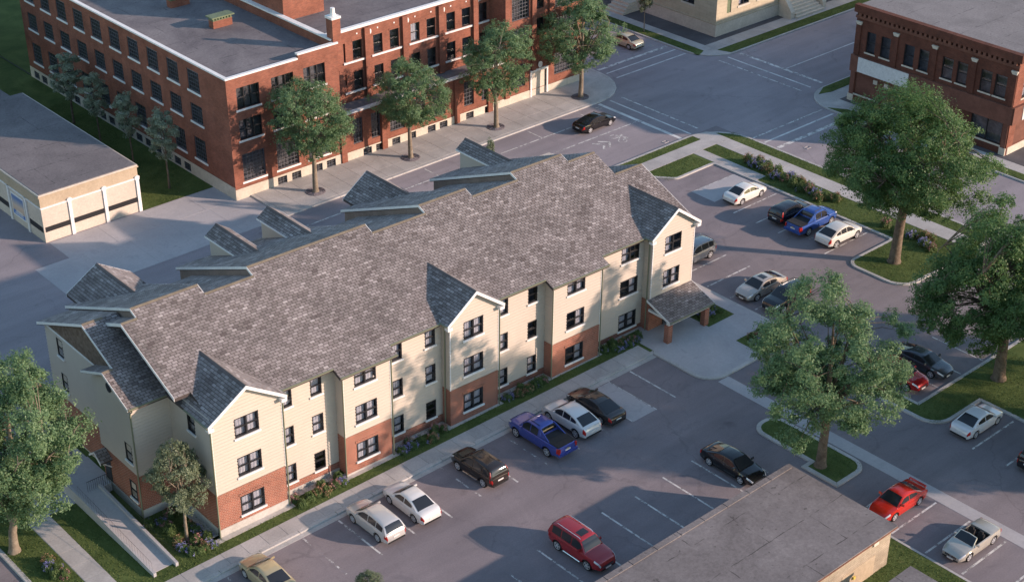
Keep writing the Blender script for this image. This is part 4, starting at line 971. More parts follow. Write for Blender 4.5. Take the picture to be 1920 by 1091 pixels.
# chimney
ch = MB().box(40.95, 41.9, 42.5, 43.5, 11.5, 15.0).build('chimney', 'brick_mill', mill, uv=True)
MB().box(40.88, 41.97, 42.43, 43.57, 15.0, 15.22).build('chimney_cap', 'white_trim', ch)
MB().tube([(41.42, 43.0, 15.2), (41.42, 43.0, 15.5), (41.42, 43.0, 16.0)], [0.34, 0.24, 0.22], 10).build('chimney_pot', 'white_trim', ch)
# right block: ground floor projects, upper floors set back behind a ledge
XE0 = 62.6
pil = [46.3, 51.05, 55.75, 60.4]
top = [(44.75, 45.88)] + [(p + a, p + a + 1.15) for p in pil[:-1] for a in (1.0, 3.08)] + [(61.2, 62.3)]
uh = [(a, c, z, z + h) for a, c in top for z, h in ((9.32, 2.0), (6.15, 1.95))] + [(43.62, 43.85, 9.3, 11.3), (43.66, 43.85, 6.9, 8.1)]
flat_wall('upper_wall', mill, '-Y', UY, MX1, XE0, 5.0, 12.6, uh, 'brick_mill', 0.25)
for a, c, p, q in uh:
    if c - a > 0.5: window(mill, (a + c) / 2, UY + 0.14, p, round(c - a, 2), round(q - p, 2), 1, 'shop', '-Y', 0.12, None)
    else: MB().box(a, c, UY + 0.15, UY + 0.2, p, q).build('slit_window', 'win_frame', mill)
for i, p in enumerate([43.5] + pil):
    a, c = (43.55, 46.1) if i == 0 else (p + 0.72, p + 4.6)
    if i == 4: a, c = 60.95, 62.5
    for z in (9.16, 6.0): MB().box(a, c, UY - 0.14, UY + 0.1, z - 0.02, z + 0.15).build('sill', 'white_trim', mill)
    if i:
        MB().box(p - 0.2, p + 0.45, UY - 0.3, UY, 5.1, 12.42).build('pilaster', 'brick_mill', mill, uv=True)
        MB().prism([(0.17 * math.cos(t), 0.27 * math.sin(t)) for t in np.linspace(0, 2 * math.pi, 17)[:-1]], 0, 0.06).build('medallion', 'white_trim', mill, (p + 0.62, UY, 11.84), (R(90), 0, 0))
    for a, c in top:
        pass
for a, c in top:
    MB().box((a + c) / 2 - 0.07, (a + c) / 2 + 0.07, UY - 0.05, UY, 11.93, 12.07).build('tile_block', 'white_trim', mill)
    MB().box(a - 0.12, c + 0.12, UY - 0.035, UY, 11.33, 11.48).build('lintel', 'brick_mill', mill, uv=True)
capping(MX1 + 0.06, XE0, UY - 0.1, UY + 0.36, 12.78, h=0.26)
MB().box(MX1 - 0.02, XE0, UY + 0.3, 100, 11.6, 12.32).build('roof', 'roof_mill', mill)
MB().box(MX1, XE0, MY0 + 0.05, UY + 0.05, 4.5, 5.06).build('ledge_roof', 'roof_mill', mill)
capping(MX1 - 0.02, XE0, MY0 - 0.1, MY0 + 0.3, 5.24, h=0.2, name='ledge_cap')
gh = [(x, x + w, 1.62, 4.35) for x, w in ((42.6, 1.2), (44.85, 1.2), (47.2, 1.9), (49.9, 1.9), (52.6, 1.9), (57.0, 1.35), (59.4, 1.9))]
flat_wall('front_wall', mill, '-Y', MY0, MX1, XE0, 1.0, 5.05, gh, 'brick_mill', 0.3)
bb = [43.7, 45.3, 47.35, 49.4, 52.0, 53.6, 57.2, 59.8]
flat_wall('foundation', mill, '-Y', MY0 - 0.05, MX1, 66.3, -0.1, 1.0, [(x, x + 1.05, 0.06, 0.86) for x in bb], 'limestone', 0.25, uv=False)
for x in bb: window(mill, x + 0.525, MY0 + 0.1, 0.06, 1.05, 0.8, 1, 'grid', '-Y', 0.0, None)
for a, c, p, q in gh: window(mill, (a + c) / 2, MY0 + 0.18, p, round(c - a, 2), q - p, 1, 'grid', '-Y', 0.0, 'white_trim', 0.14)
for x in (41.3, 46.35, 55.9, 60.5): MB().box(x - 0.3, x + 0.35, MY0 - 0.2, MY0, -0.05, 5.0).build('pier', 'brick_mill' if x != 55.9 else 'brick_mill', mill, uv=True)
# end block flush with the pavement
eh = [(63.7, 66.2, 9.3, 11.8), (67.1, 68.3, 9.9, 11.9), (67.2, 68.3, 6.9, 8.9), (63.7, 66.2, 5.9, 8.3), (69.9, 73.3, 1.75, 4.3), (69.9, 73.3, 6.0, 8.3), (69.9, 73.3, 9.4, 11.7), (63.5, 65.6, 1.7, 4.3)]
flat_wall('end_wall', mill, '-Y', MY0, XE0, MXE, 0.9, 13.0, eh + [(66.5, 68.7, 0.9, 2.95)], 'brick_mill', 0.3)
flat_wall('foundation', mill, '-Y', MY0 - 0.05, 68.9, MXE, -0.1, 0.9, (), 'limestone', uv=False)
for a, c, p, q in eh: window(mill, (a + c) / 2, MY0 + 0.18, p, round(c - a, 2), round(q - p, 2), 1, 'grid' if c - a > 2 else 'shop', '-Y', 0.0, 'white_trim', 0.14)
flat_wall('end_return', mill, '-X', XE0, MY0, UY, 5.0, 13.0, (), 'brick_mill'); flat_wall('east_wall', mill, '+X', MXE, MY0, 100, 0, 13.0, (), 'brick_mill')
MB().box(XE0 + 0.02, MXE - 0.02, MY0 + 0.32, 100, 12.0, 12.5).build('roof', 'roof_mill', mill)
capping(XE0 - 0.05, MXE + 0.05, MY0 - 0.08, MY0 + 0.34, 13.1)
for x in (62.65, 66.45, 68.95): MB().box(x - 0.02, x + 0.6, MY0 - 0.22, MY0 - 0.001, 3.2 if x > 66 else 0.95, 12.9).build('pilaster', 'brick_mill', mill, uv=True)
dd = MB().box(66.55, 68.65, MY0 + 0.1, MY0 + 0.25, 0.0, 2.95).build('end_door', 'tan_wall', mill)
for x in (66.3, 68.7): MB().box(x, x + 0.2, MY0 - 0.12, MY0 + 0.2, 0.0, 2.95).build('door_jamb', 'white_trim', dd)
MB().box(66.3, 68.9, MY0 - 0.15, MY0 + 0.2, 2.96, 3.2).build('door_head', 'white_trim', dd)
MB().prism([(0.3 * math.cos(t), 0.36 * math.sin(t)) for t in np.linspace(0, 2 * math.pi, 17)[:-1]], 0, 0.05).build('medallion', 'white_trim', mill, (67.6, MY0 - 0.22, 3.7), (R(90), 0, 0))
pn = MB().box(60.95, 62.5, UY - 0.16, UY - 0.01, 11.75, 12.6).build('name_stone', 'white_trim', mill)
for k in range(6): MB().box(61.1 + k * 0.22, 61.2 + k * 0.22, UY - 0.2, UY - 0.16, 12.0, 12.3).build('carved_letter', 'limestone', pn)
# roof-top structures: parts of the mill
ph = MB().box(41.35, 46.25, 51.4, 57.5, 12.0, 17.5).build('penthouse', 'brick_mill', mill, uv=True)
MB().box(42.3, 44.6, 58.6, 61.2, 12.3, 15.0).build('roof_unit', 'green_metal', mill)
for x, y in ((36.55, 55.5), (36.55, 63.55), (36.55, 71.5)):
    v = MB().box(x - 1.1, x + 1.1, y - 0.42, y + 0.42, 11.9, 12.75).build('roof_vent', 'brick_mill', mill, uv=True)
    vb = MB().box(x - 1.12, x + 1.12, y - 0.44, y + 0.44, 12.75, 12.8)
    for k in range(7): vb.box(x - 1.08 + k * 0.33, x - 0.92 + k * 0.33, y - 0.4, y + 0.4, 12.8, 13.05)
    vb.box(x - 1.3, x + 1.3, y - 0.62, y + 0.62, 13.05, 13.17)
    vb.build('vent_hood', 'green_metal', v)
    MB().box(x - 0.95, x + 0.95, y - 0.3, y + 0.3, 12.8, 13.04).build('vent_core', 'room', v)

# ================================================================ TAN GARAGE
gar = base_thing('tan_garage', 'low tan building with white pilasters and a dark band beside the brick mill', 'building', (11.1, 46.6, 0))
GX0, GX1, GY0, GY1 = 11.1, 20.9, 46.6, 69.5
MB().box(GX0, GX1, GY0, GY1, 0, 3.5).build('wall', 'tan_wall', gar)
MB().box(GX0 - 0.02, GX1 + 0.02, GY0 - 0.02, GY1, 3.5, 4.62).build('parapet', 'tan_fascia', gar)
MB().box(GX0 - 0.14, GX1 + 0.14, GY0 - 0.14, GY1, 4.5, 4.6).build('cornice', 'tan_fascia', gar)
MB().box(GX0 - 0.08, GX1 + 0.08, GY0 - 0.08, GY1, 4.6, 4.74).build('cornice', 'tan_wall', gar)
MB().box(GX0 + 0.05, GX1 - 0.05, GY0 + 0.05, GY1, 4.4, 4.78).build('roof', 'roof_garage', gar)
for a, c in ((11.25, 13.7), (14.05, 17.15), (17.5, 20.6)): MB().box(a, c, GY0 - 0.03, GY0 - 0.001, 1.02, 1.5).build('dark_band', 'win_frame', gar)
for x in (13.72, 17.2, 20.62):
    p = MB().box(x, x + 0.32, GY0 - 0.12, GY0, 0, 3.4).build('pilaster', 'white_trim', gar)
    MB().prism([(0.26 * math.cos(t), 0.2 * math.sin(t) + 0.02) for t in np.linspace(0, math.pi, 11)], 0, 0.16).build('pilaster_head', 'white_trim', p, (x + 0.16, GY0, 3.48), (R(90), 0, 0))
    MB().box(x - 0.06, x + 0.38, GY0 - 0.15, GY0 - 0.001, 3.3, 3.5).build('pilaster_collar', 'white_trim', p)
MB().box(GX0 - 0.05, GX1, GY0 - 0.09, GY0 - 0.002, 3.33, 3.47).build('string_course', 'white_trim', gar)
for y0, y1 in ((46.75, 49.3), (53.2, 56.8), (57.2, 60.8)): MB().box(GX0 - 0.03, GX0 - 0.001, y0, y1, 0.95, 1.5).build('dark_band', 'win_frame', gar)
for y in (49.4, 52.9, 57.0, 61): MB().box(GX0 - 0.12, GX0, y, y + 0.3, 0, 3.5).build('pilaster', 'white_trim', gar)
MB().box(GX0 - 0.08, GX0 - 0.002, GY0, 69, 3.36, 3.5).build('string_course', 'white_trim', gar)
po = tag(MB().box(GX0 - 0.07, GX0 - 0.01, 50.0, 52.6, 0.75, 3.05).build('wall_poster', 'white_trim'), 'blue and peach poster framed in white on the shaded side of the tan garage', 'poster')
m_, nt, b_ = base_mat('poster_print', 0.5, 0.3)
tcn = nt.nodes.new('ShaderNodeTexCoord'); sx = nt.nodes.new('ShaderNodeSeparateXYZ'); nt.links.new(tcn.outputs['Generated'], sx.inputs[0])
nn = noise(nt, 3.0, 3, 0.6, tcn.outputs['Generated']); ad = nt.nodes.new('ShaderNodeMath'); ad.operation = 'MULTIPLY_ADD'; nt.links.new(nn.outputs[0], ad.inputs[0]); ad.inputs[1].default_value = 0.25; nt.links.new(sx.outputs[2], ad.inputs[2])
rp_ = ramp(nt, [(0.0, (0.05, 0.14, 0.42)), (0.3, (0.08, 0.2, 0.5)), (0.34, (0.55, 0.40, 0.30)), (0.62, (0.62, 0.48, 0.38)), (0.86, (0.30, 0.33, 0.42)), (1.0, (0.14, 0.22, 0.42))]); nt.links.new(ad.outputs[0], rp_.inputs[0]); nt.links.new(rp_.outputs[0], b_.inputs['Base Color'])
MB().box(GX0 - 0.085, GX0 - 0.071, 50.15, 52.45, 0.9, 2.9).build('print', m_, po)
for k in range(4): MB().box(GX0 - 0.092, GX0 - 0.0855, 50.4 + 0.1 * (k % 2), 52.2 - 0.15 * k, 1.0 + 0.13 * k, 1.06 + 0.13 * k).build('text_line', 'white_trim', po)
sh2 = base_thing('tan_shed', 'corner of a low tan shed with grey flat roof behind the tan garage', 'building', (14, 73, 0))
MB().box(6, 20.6, 71.8, 84, 0, 3.3).build('wall', 'tan_wall', sh2); MB().box(5.8, 20.8, 71.6, 84, 3.3, 3.55).build('roof', 'roof_garage', sh2)

# ================================================================ STONE BUILDING
stn = base_thing('stone_building', 'pale cut-stone building with front steps across the intersection', 'building', (95.2, 41.35, 0))
wh_ = [(44.95, 46.9, 3.2, 5.6), (56, 58, 3.2, 5.6)]
flat_wall('west_wall', stn, '-X', 95.2, 41.35, 75, 1.75, 9, wh_, 'stone_bldg', 0.25)
for a, c, p, q in wh_: window(stn, 95.3, (a + c) / 2, p, 1.95, 2.4, 2, 'hung', '-X', 0.4, 'limestone', 0.18)
sh_ = [(97.05, 97.8, 2.6, 4.4), (99.1, 101.0, 3.1, 5.4), (102.6, 104.5, 3.1, 5.4)]
flat_wall('south_wall', stn, '-Y', 41.35, 95.2, 150, 1.75, 9, sh_, 'stone_bldg', 0.25)
MB().box(97.05, 97.8, 41.45, 41.55, 2.6, 4.4).build('side_panel', 'green_metal', stn)
for a, c, p, q in sh_[1:]: window(stn, (a + c) / 2, 41.45, p, 1.9, 2.3, 2, 'hung', '-Y', 0.5, 'limestone', 0.18)
MB().box(95.08, 150, 41.23, 60, -0.1, 1.6).build('plinth', 'limestone', stn); MB().box(95.04, 150, 41.19, 60, 1.6, 1.76).build('water_table', 'stone_bldg', stn, uv=True)
MB().box(95.3, 150, 41.5, 75, 8.9, 9.2).build('roof', 'roof_shop', stn)
for k in range(6): MB().box(107.4 + k * 0.12, 112.6 - k * 0.12, 38.75 + k * 0.38, 41.2, 0.1 + k * 0.28, 0.1 + (k + 1) * 0.28).build('step', 'limestone', stn)
for x in (106.6, 112.7):
    MB().extrude([(x, 39.2, 0), (x, 41.2, 0), (x, 41.2, 2.6), (x, 40.4, 2.6), (x, 39.2, 1.0)], (0.7, 0, 0)).build('stair_cheek', 'limestone', stn)
for k in range(4): MB().box(92.2 + 0.45 * k, 95.1, 53.9 + 0.1 * k, 57 - 0.1 * k, 0.1 + k * 0.3, 0.1 + (k + 1) * 0.3).build('step', 'limestone', stn)

# ================================================================ BRICK SHOP
shp = base_thing('brick_shop', 'two-storey brick corner shop with its shaded side coloured darker, bracketed cornice and blank white sign panel', 'building', (91.9, -0.6, 0))
SX, SY0, SY1 = 91.9, -0.6, 19.05
sw_ = [(a, c, 5.95, 8.25) for c, a in ((17.55, 16.4), (15.7, 14.5), (12.75, 11.5), (10.9, 9.7), (8.05, 6.75), (6.25, 5.05), (3.5, 2.2), (1.82, 0.5))]
st_ = [(11.7, 18.4, 1.05, 3.4), (0.2, 3.85, 1.05, 3.4), (4.8, 10.8, 0.6, 3.4)]
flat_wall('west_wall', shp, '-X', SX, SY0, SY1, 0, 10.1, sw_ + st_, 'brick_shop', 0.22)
for a, c, p, q in sw_: window(shp, SX + 0.12, (a + c) / 2, p, round(c - a, 2), 2.3, 1, 'shop', '-X', 0.0, 'limestone', 0.12)
window(shp, SX + 0.15, 2.025, 1.05, 3.65, 2.35, 2, 'plain', '-X', 0.0, 'limestone', 0.16)
MB().box(SX + 0.15, SX + 0.2, 11.7, 18.4, 1.05, 3.4).build('boarded_front', 'brown_stone', shp); MB().box(SX - 0.1, SX + 0.1, 11.6, 18.5, 0.9, 1.05).build('sill', 'limestone', shp)
MB().box(SX + 0.15, SX + 0.2, 4.8, 10.8, 0.6, 3.4).build('boarded_front', 'brown_stone', shp)
for y in (14.2, 15.6): MB().box(SX + 0.02, SX + 0.16, y, y + 0.5, 2.75, 3.2).build('vent_box', 'limestone', shp)
MB().box(SX - 0.22, SX + 0.02, SY0 - 0.12, SY1 + 0.1, 3.5, 5.35).build('sign_band', 'brown_stone', shp)
MB().box(SX - 0.3, SX - 0.222, 11.65, 18.1, 3.66, 5.28).build('sign_panel', 'sign_white', shp)
for y in (19.0 - 0.55, 0.0 - 0.5): MB().box(SX - 0.12, SX, y, y + 0.55, 0.9, 3.5).build('pier', 'brown_stone', shp)
for y in (18.4, -0.58, 4.0): MB().box(SX - 0.16, SX + 0.01, y, y + 0.7, -0.05, 0.9).build('pier_base', 'limestone', shp)
for y in (18.3, 13.55, 8.75, 4.05, -0.55):
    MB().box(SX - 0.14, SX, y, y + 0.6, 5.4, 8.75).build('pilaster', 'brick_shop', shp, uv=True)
    c_ = MB(); c_.box(SX - 0.24, SX, y - 0.06, y + 0.66, 9.0, 9.12); c_.box(SX - 0.2, SX, y - 0.02, y + 0.62, 8.88, 9.0); c_.box(SX - 0.17, SX, y + 0.02, y + 0.58, 8.76, 8.86); c_.build('capital', 'limestone', shp)
MB().box(SX - 0.18, SX, SY0 - 0.1, SY1 + 0.05, 9.45, 9.75).build('frieze', 'brown_stone', shp)
for k in range(33):
    y = SY0 + 0.2 + k * 0.585; MB().box(SX - 0.34, SX - 0.001, y, y + 0.3, 9.76, 10.12).build('corbel', 'brown_stone', shp)
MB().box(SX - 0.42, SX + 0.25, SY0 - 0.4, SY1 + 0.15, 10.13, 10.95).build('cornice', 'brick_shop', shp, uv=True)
MB().box(SX + 0.25, 135, SY0 - 0.1, SY1, 10.0, 10.8).build('roof', 'roof_shop', shp)
fh_ = [(93.2, 94.3, 5.95, 8.25), (95.4, 96.5, 5.95, 8.25), (93.0, 97, 1.0, 3.4)]
flat_wall('south_wall', shp, '-Y', SY0, SX, 135, 0, 10.1, fh_, 'brick_mill', 0.22)  # sunlit face takes the brighter brick, unlit faces the darkened one
for a, c, p, q in fh_[:2]: window(shp, (a + c) / 2, SY0 + 0.12, p, 1.1, 2.3, 1, 'hung', '-Y', 0.5, 'limestone', 0.12)
MB().box(93, 97, SY0 + 0.1, SY0 + 0.16, 1.0, 3.4).build('boarded_front', 'brown_stone', shp)
MB().box(SX - 0.1, 135, SY0 - 0.3, SY0, 3.5, 5.35).build('sign_band', 'brown_stone', shp); MB().box(93.4, 99, SY0 - 0.36, SY0 - 0.302, 3.7, 5.2).build('sign_panel', 'sign_white', shp)
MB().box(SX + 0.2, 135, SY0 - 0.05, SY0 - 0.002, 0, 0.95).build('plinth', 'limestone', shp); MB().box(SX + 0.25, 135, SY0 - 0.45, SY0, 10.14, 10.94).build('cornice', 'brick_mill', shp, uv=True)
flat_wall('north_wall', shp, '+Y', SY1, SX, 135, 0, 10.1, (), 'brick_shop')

# ================================================================ NEAR FLAT-ROOFED BUILDING
nb = base_thing('stone_outbuilding', 'low stone building with large flat grey roof at the front right of the parking lot', 'building', (31.0, -31.2, 0))
NX0, NX1, NY0, NY1, NZ = -4, 31.1, -31.3, -22.7, 3.25
flat_wall('south_wall', nb, '-Y', NY0, NX0, NX1, 0, NZ - 0.12, [(23.2, 24.0, 1.35, 2.3)], 'stone_wall', 0.2)
flat_wall('east_wall', nb, '+X', NX1, NY0, NY1, 0, NZ - 0.12, (), 'stone_wall'); flat_wall('north_wall', nb, '+Y', NY1, NX0, NX1, 0, NZ - 0.12, (), 'stone_wall')
MB().box(NX0, NX1 + 0.28, NY0 - 0.28, NY1 + 0.2, NZ - 0.12, NZ - 0.02).build('roof_edge', 'brown_stone', nb)
MB().box(NX0, NX1 + 0.25, NY0 - 0.25, NY1 + 0.17, NZ - 0.02, NZ + 0.06).build('roof', 'roof_near', nb)
for k in range(16): MB().box(NX0 + k * 2.2, NX0 + k * 2.2 + 2.14, NY1 - 0.28, NY1 + 0.16, NZ + 0.06, NZ + 0.12).build('coping_slab', 'roof_near', nb)
w_ = MB(); w_.box(23.1, 24.1, NY0 - 0.06, NY0 + 0.05, 1.25, 1.35); w_.box(23.1, 24.1, NY0 - 0.06, NY0 + 0.05, 2.3, 2.4); w_.box(23.1, 23.2, NY0 - 0.06, NY0 + 0.05, 1.35, 2.3); w_.box(24.0, 24.1, NY0 - 0.06, NY0 + 0.05, 1.35, 2.3)
wo = w_.build('window', 'limestone', nb); MB().box(23.2, 24.0, NY0 + 0.02, NY0 + 0.04, 1.35, 2.3).build('pane', 'tan_wall', wo)
MB().box(26.2, 29.6, NY0 - 0.025, NY0 - 0.001, 0.0, 1.75).build('render_patch', 'tan_fascia', nb)
la = MB().box(27.3, 27.5, NY0 - 0.14, NY0 - 0.026, 1.0, 1.2).build('wall_lamp', plain('lamp_yellow', (0.75, 0.55, 0.12), 0.4), nb)
MB().box(29.2, 29.7, NY0 - 0.1, NY0, 2.6, 2.85).build('vent_box', 'limestone', nb)
sr = base_thing('flat_shed', 'small flat-roofed shed on the grass beside the stone outbuilding at the bottom edge', 'shed', (27.5, -36, 0))
MB().box(24, 29.3, -40, -34.2, 0, 2.35).build('wall', 'brown_stone', sr); MB().box(23.8, 29.5, -40.2, -34.0, 2.35, 2.55).build('roof', 'roof_near', sr)
s3 = base_thing('brick_hut', 'corner of a tan-roofed hut at the bottom right edge of the lot', 'shed', (33.9, -42, 0))
MB().box(29, 35.8, -48, -39.6, 0, 2.0).build('wall', 'stone_wall', s3, uv=True); MB().box(28.8, 36.0, -48, -39.35, 2.0, 2.2).build('roof', 'tan_wall', s3); MB().box(29.2, 35.6, -48, -39.8, 2.2, 2.24).build('roof_sheet', 'roof_near', s3)
# ================================================================ CARS
M['tyre'] = plain('tyre_rubber', (0.018, 0.018, 0.02), 0.85, 0.2)
M['rim'] = plain('alloy', (0.58, 0.58, 0.6), 0.32, 0.5, 0.35)
M['car_glass'] = plain('car_glass', (0.022, 0.024, 0.028), 0.06, 0.6)
M['car_trim'] = plain('car_trim', (0.02, 0.02, 0.022), 0.55, 0.3)
M['chrome'] = plain('chrome', (0.62, 0.62, 0.64), 0.18, 0.5, 1.0)
M['head_lamp'] = plain('head_lamp', (0.62, 0.64, 0.68), 0.12, 0.6, 0.3)
M['tail_lamp'] = plain('tail_lamp', (0.42, 0.02, 0.015), 0.18, 0.5)
M['plate'] = plain('plate', (0.66, 0.66, 0.64), 0.5, 0.3)
M['interior'] = plain('interior_leather', (0.03, 0.028, 0.028), 0.7, 0.3)
M['amber'] = plain('indicator', (0.6, 0.25, 0.03), 0.3, 0.4)
M['gold_badge'] = plain('gold_badge', (0.6, 0.45, 0.15), 0.3, 0.5, 0.6)
_paints = {}
def paint(c, rough=0.26, metal=0.25):
    k = (c, rough, metal)
    if k not in _paints: _paints[k] = paint_mat('car_paint', c, rough, metal)
    return _paints[k]
def interp(pts, x):
    if x <= pts[0][0]: return pts[0][1]
    for (a, p), (b, q) in zip(pts, pts[1:]):
        if x <= b: t = (x - a) / (b - a); return p + (q - p) * t
    return pts[-1][1]
def smooth(pts, x, d=0.07): return (interp(pts, x - d) + 2 * interp(pts, x) + interp(pts, x + d)) / 4

# x runs from the rear bumper (0) to the nose (L)
KINDS = {
 'sedan': dict(L=4.75, W=1.82, r=0.335, wr=1.0, wf=3.75, sill=0.24,
   belt=[(0, .62), (.06, .86), (.3, .99), (.9, 1.02), (1.6, .97), (3.2, .95), (3.45, .96), (4.2, .84), (4.55, .72), (4.75, .58)],
   cab=[(.62, .98), (1.0, 1.16), (1.45, 1.36), (1.9, 1.44), (2.4, 1.46), (2.75, 1.42), (3.2, 1.16), (3.55, .94)], ws=(2.78, 3.5), rw=(.68, 1.5), bel=.91, side=[(1.3, 2.12), (2.2, 3.12)]),
 'coupe_sedan': dict(L=5.0, W=1.88, r=0.345, wr=1.02, wf=3.97, sill=0.24,
   belt=[(0, .62), (.06, .88), (.3, 1.0), (.8, 1.02), (1.6, .98), (3.4, .95), (3.7, .95), (4.5, .84), (4.82, .72), (5.0, .58)],
   cab=[(.5, .99), (1.05, 1.18), (1.6, 1.36), (2.1, 1.42), (2.6, 1.43), (3.0, 1.38), (3.45, 1.14), (3.85, .94)], ws=(3.02, 3.8), rw=(.58, 1.62), bel=.92, side=[(1.4, 2.25), (2.33, 3.4)]),
 'wagon': dict(L=4.75, W=1.84, r=0.35, wr=0.98, wf=3.73, sill=0.26,
   belt=[(0, .62), (.05, .92), (.15, 1.02), (1.2, 1.04), (3.3, 1.0), (3.5, 1.0), (4.2, .9), (4.55, .78), (4.75, .6)],
   cab=[(.1, 1.02), (.3, 1.3), (.5, 1.48), (1.0, 1.56), (1.8, 1.61), (2.4, 1.6), (2.75, 1.54), (3.2, 1.26), (3.6, 1.0)], ws=(2.78, 3.55), rw=(.13, .46), bel=.95, side=[(.52, 1.2), (1.28, 2.08), (2.16, 3.1)]),
 'suv': dict(L=4.6, W=1.85, r=0.37, wr=0.92, wf=3.62, sill=0.32,
   belt=[(0, .7), (.05, 1.0), (.12, 1.08), (1.2, 1.08), (3.2, 1.05), (3.4, 1.06), (4.1, 1.0), (4.45, .88), (4.6, .68)],
   cab=[(.06, 1.08), (.2, 1.4), (.36, 1.6), (.8, 1.68), (1.7, 1.72), (2.4, 1.7), (2.72, 1.63), (3.1, 1.34), (3.48, 1.05)], ws=(2.74, 3.42), rw=(.1, .33), bel=1.02, side=[(.45, 1.05), (1.13, 1.98), (2.06, 3.02)]),
 'box_suv': dict(L=4.85, W=1.88, r=0.39, wr=0.98, wf=3.76, sill=0.38,
   belt=[(0, .75), (.05, 1.05), (.12, 1.15), (1.2, 1.15), (3.3, 1.13), (3.5, 1.14), (4.3, 1.1), (4.7, .98), (4.85, .74)],
   cab=[(.05, 1.15), (.14, 1.5), (.26, 1.76), (.6, 1.84), (1.7, 1.86), (2.6, 1.84), (2.95, 1.76), (3.25, 1.45), (3.5, 1.13)], ws=(2.97, 3.45), rw=(.08, .24), bel=1.08, side=[(.4, 1.2), (1.28, 2.15), (2.23, 3.12)]),
 'coupe_suv': dict(L=4.85, W=1.96, r=0.39, wr=0.98, wf=3.91, sill=0.34,
   belt=[(0, .72), (.05, 1.0), (.2, 1.16), (.9, 1.16), (3.3, 1.06), (3.6, 1.07), (4.3, 1.0), (4.68, .86), (4.85, .66)],
   cab=[(.3, 1.14), (.75, 1.34), (1.25, 1.54), (1.8, 1.65), (2.3, 1.69), (2.75, 1.66), (3.1, 1.52), (3.7, 1.06)], ws=(3.0, 3.62), rw=(.38, 1.2), bel=1.04, side=[(1.05, 1.6), (1.68, 2.4), (2.48, 3.35)]),
 'pickup': dict(L=5.6, W=2.0, r=0.41, wr=1.22, wf=4.52, sill=0.42,
   belt=[(0, .72), (.05, 1.1), (.1, 1.2), (1.95, 1.22), (2.1, 1.2), (4.2, 1.18), (4.3, 1.19), (5.1, 1.13), (5.45, 1.02), (5.6, .76)],
   cab=[(1.92, 1.2), (2.05, 1.6), (2.2, 1.82), (2.5, 1.9), (3.2, 1.92), (3.55, 1.86), (3.9, 1.58), (4.3, 1.17)], ws=(3.57, 4.22), rw=(1.98, 2.16), bel=1.12, side=[(2.28, 3.02), (3.1, 3.85)]),
 'convertible': dict(L=4.65, W=1.76, r=0.335, wr=0.98, wf=3.7, sill=0.22,
   belt=[(0, .62), (.06, .84), (.3, .96), (1.0, .98), (1.3, .95), (3.1, .92), (3.3, .93), (4.1, .82), (4.45, .7), (4.65, .56)],
   cab=None, ws=(2.8, 3.3), rw=None, bel=.9, side=[]),
}
_wheel = {}
def wheel_meshes(r):
    if r in _wheel: return _wheel[r]
    n = 22; w = 0.11
    prof = [(r * 0.70, -w * 0.9), (r * 0.9, -w), (r, -w * 0.7), (r, w * 0.7), (r * 0.9, w), (r * 0.70, w * 0.9)]
    t = MB(); vs_ = []
    for k in range(n):
        a = 2 * math.pi * k / n
        for q, y in prof: vs_.append((q * math.cos(a), y, q * math.sin(a)))
    m = len(prof); fs = [(k * m + j, ((k + 1) % n) * m + j, ((k + 1) % n) * m + (j + 1) % m, k * m + (j + 1) % m) for k in range(n) for j in range(m)]
    t.add(vs_, fs); tm = t.mesh('tyre', 'tyre', smooth=True)
    d = MB(); ri = r * 0.72
    for sg in (1,):
        d.prism([(ri * math.cos(a), ri * math.sin(a)) for a in np.linspace(0, 2 * math.pi, n + 1)[:-1]], -0.02, 0.0)
    dm = d.mesh('brake_disc', 'car_trim')
    s = MB(); vs_ = []; fs = []
    for k in range(n):
        a = 2 * math.pi * k / n
        for q, z in ((ri, 0.02), (ri, 0.075), (ri * 0.9, 0.075), (ri * 0.87, 0.03)): vs_.append((q * math.cos(a), q * math.sin(a), z))
    s.add(vs_, [(k * 4 + j, ((k + 1) % n) * 4 + j, ((k + 1) % n) * 4 + j + 1, k * 4 + j + 1) for k in range(n) for j in range(3)])
    for k in range(5):
        a = 2 * math.pi * k / 5
        c_, s_ = math.cos(a), math.sin(a)
        def P(u, v, z): return (u * c_ - v * s_, u * s_ + v * c_, z)
        s.add([P(0, -0.05, .03), P(ri * .93, -0.035, .03), P(ri * .93, 0.035, .03), P(0, 0.05, .03), P(0, -0.05, .085), P(ri * .93, -0.035, .065), P(ri * .93, 0.035, .065), P(0, 0.05, .085)],
              [(4, 5, 6, 7), (0, 1, 5, 4), (2, 3, 7, 6)])
    s.prism([(0.06 * math.cos(a), 0.06 * math.sin(a)) for a in np.linspace(0, 2 * math.pi, 9)[:-1]], 0.03, 0.095)
    _wheel[r] = (tm, dm, s.mesh('rim', 'rim')); return _wheel[r]

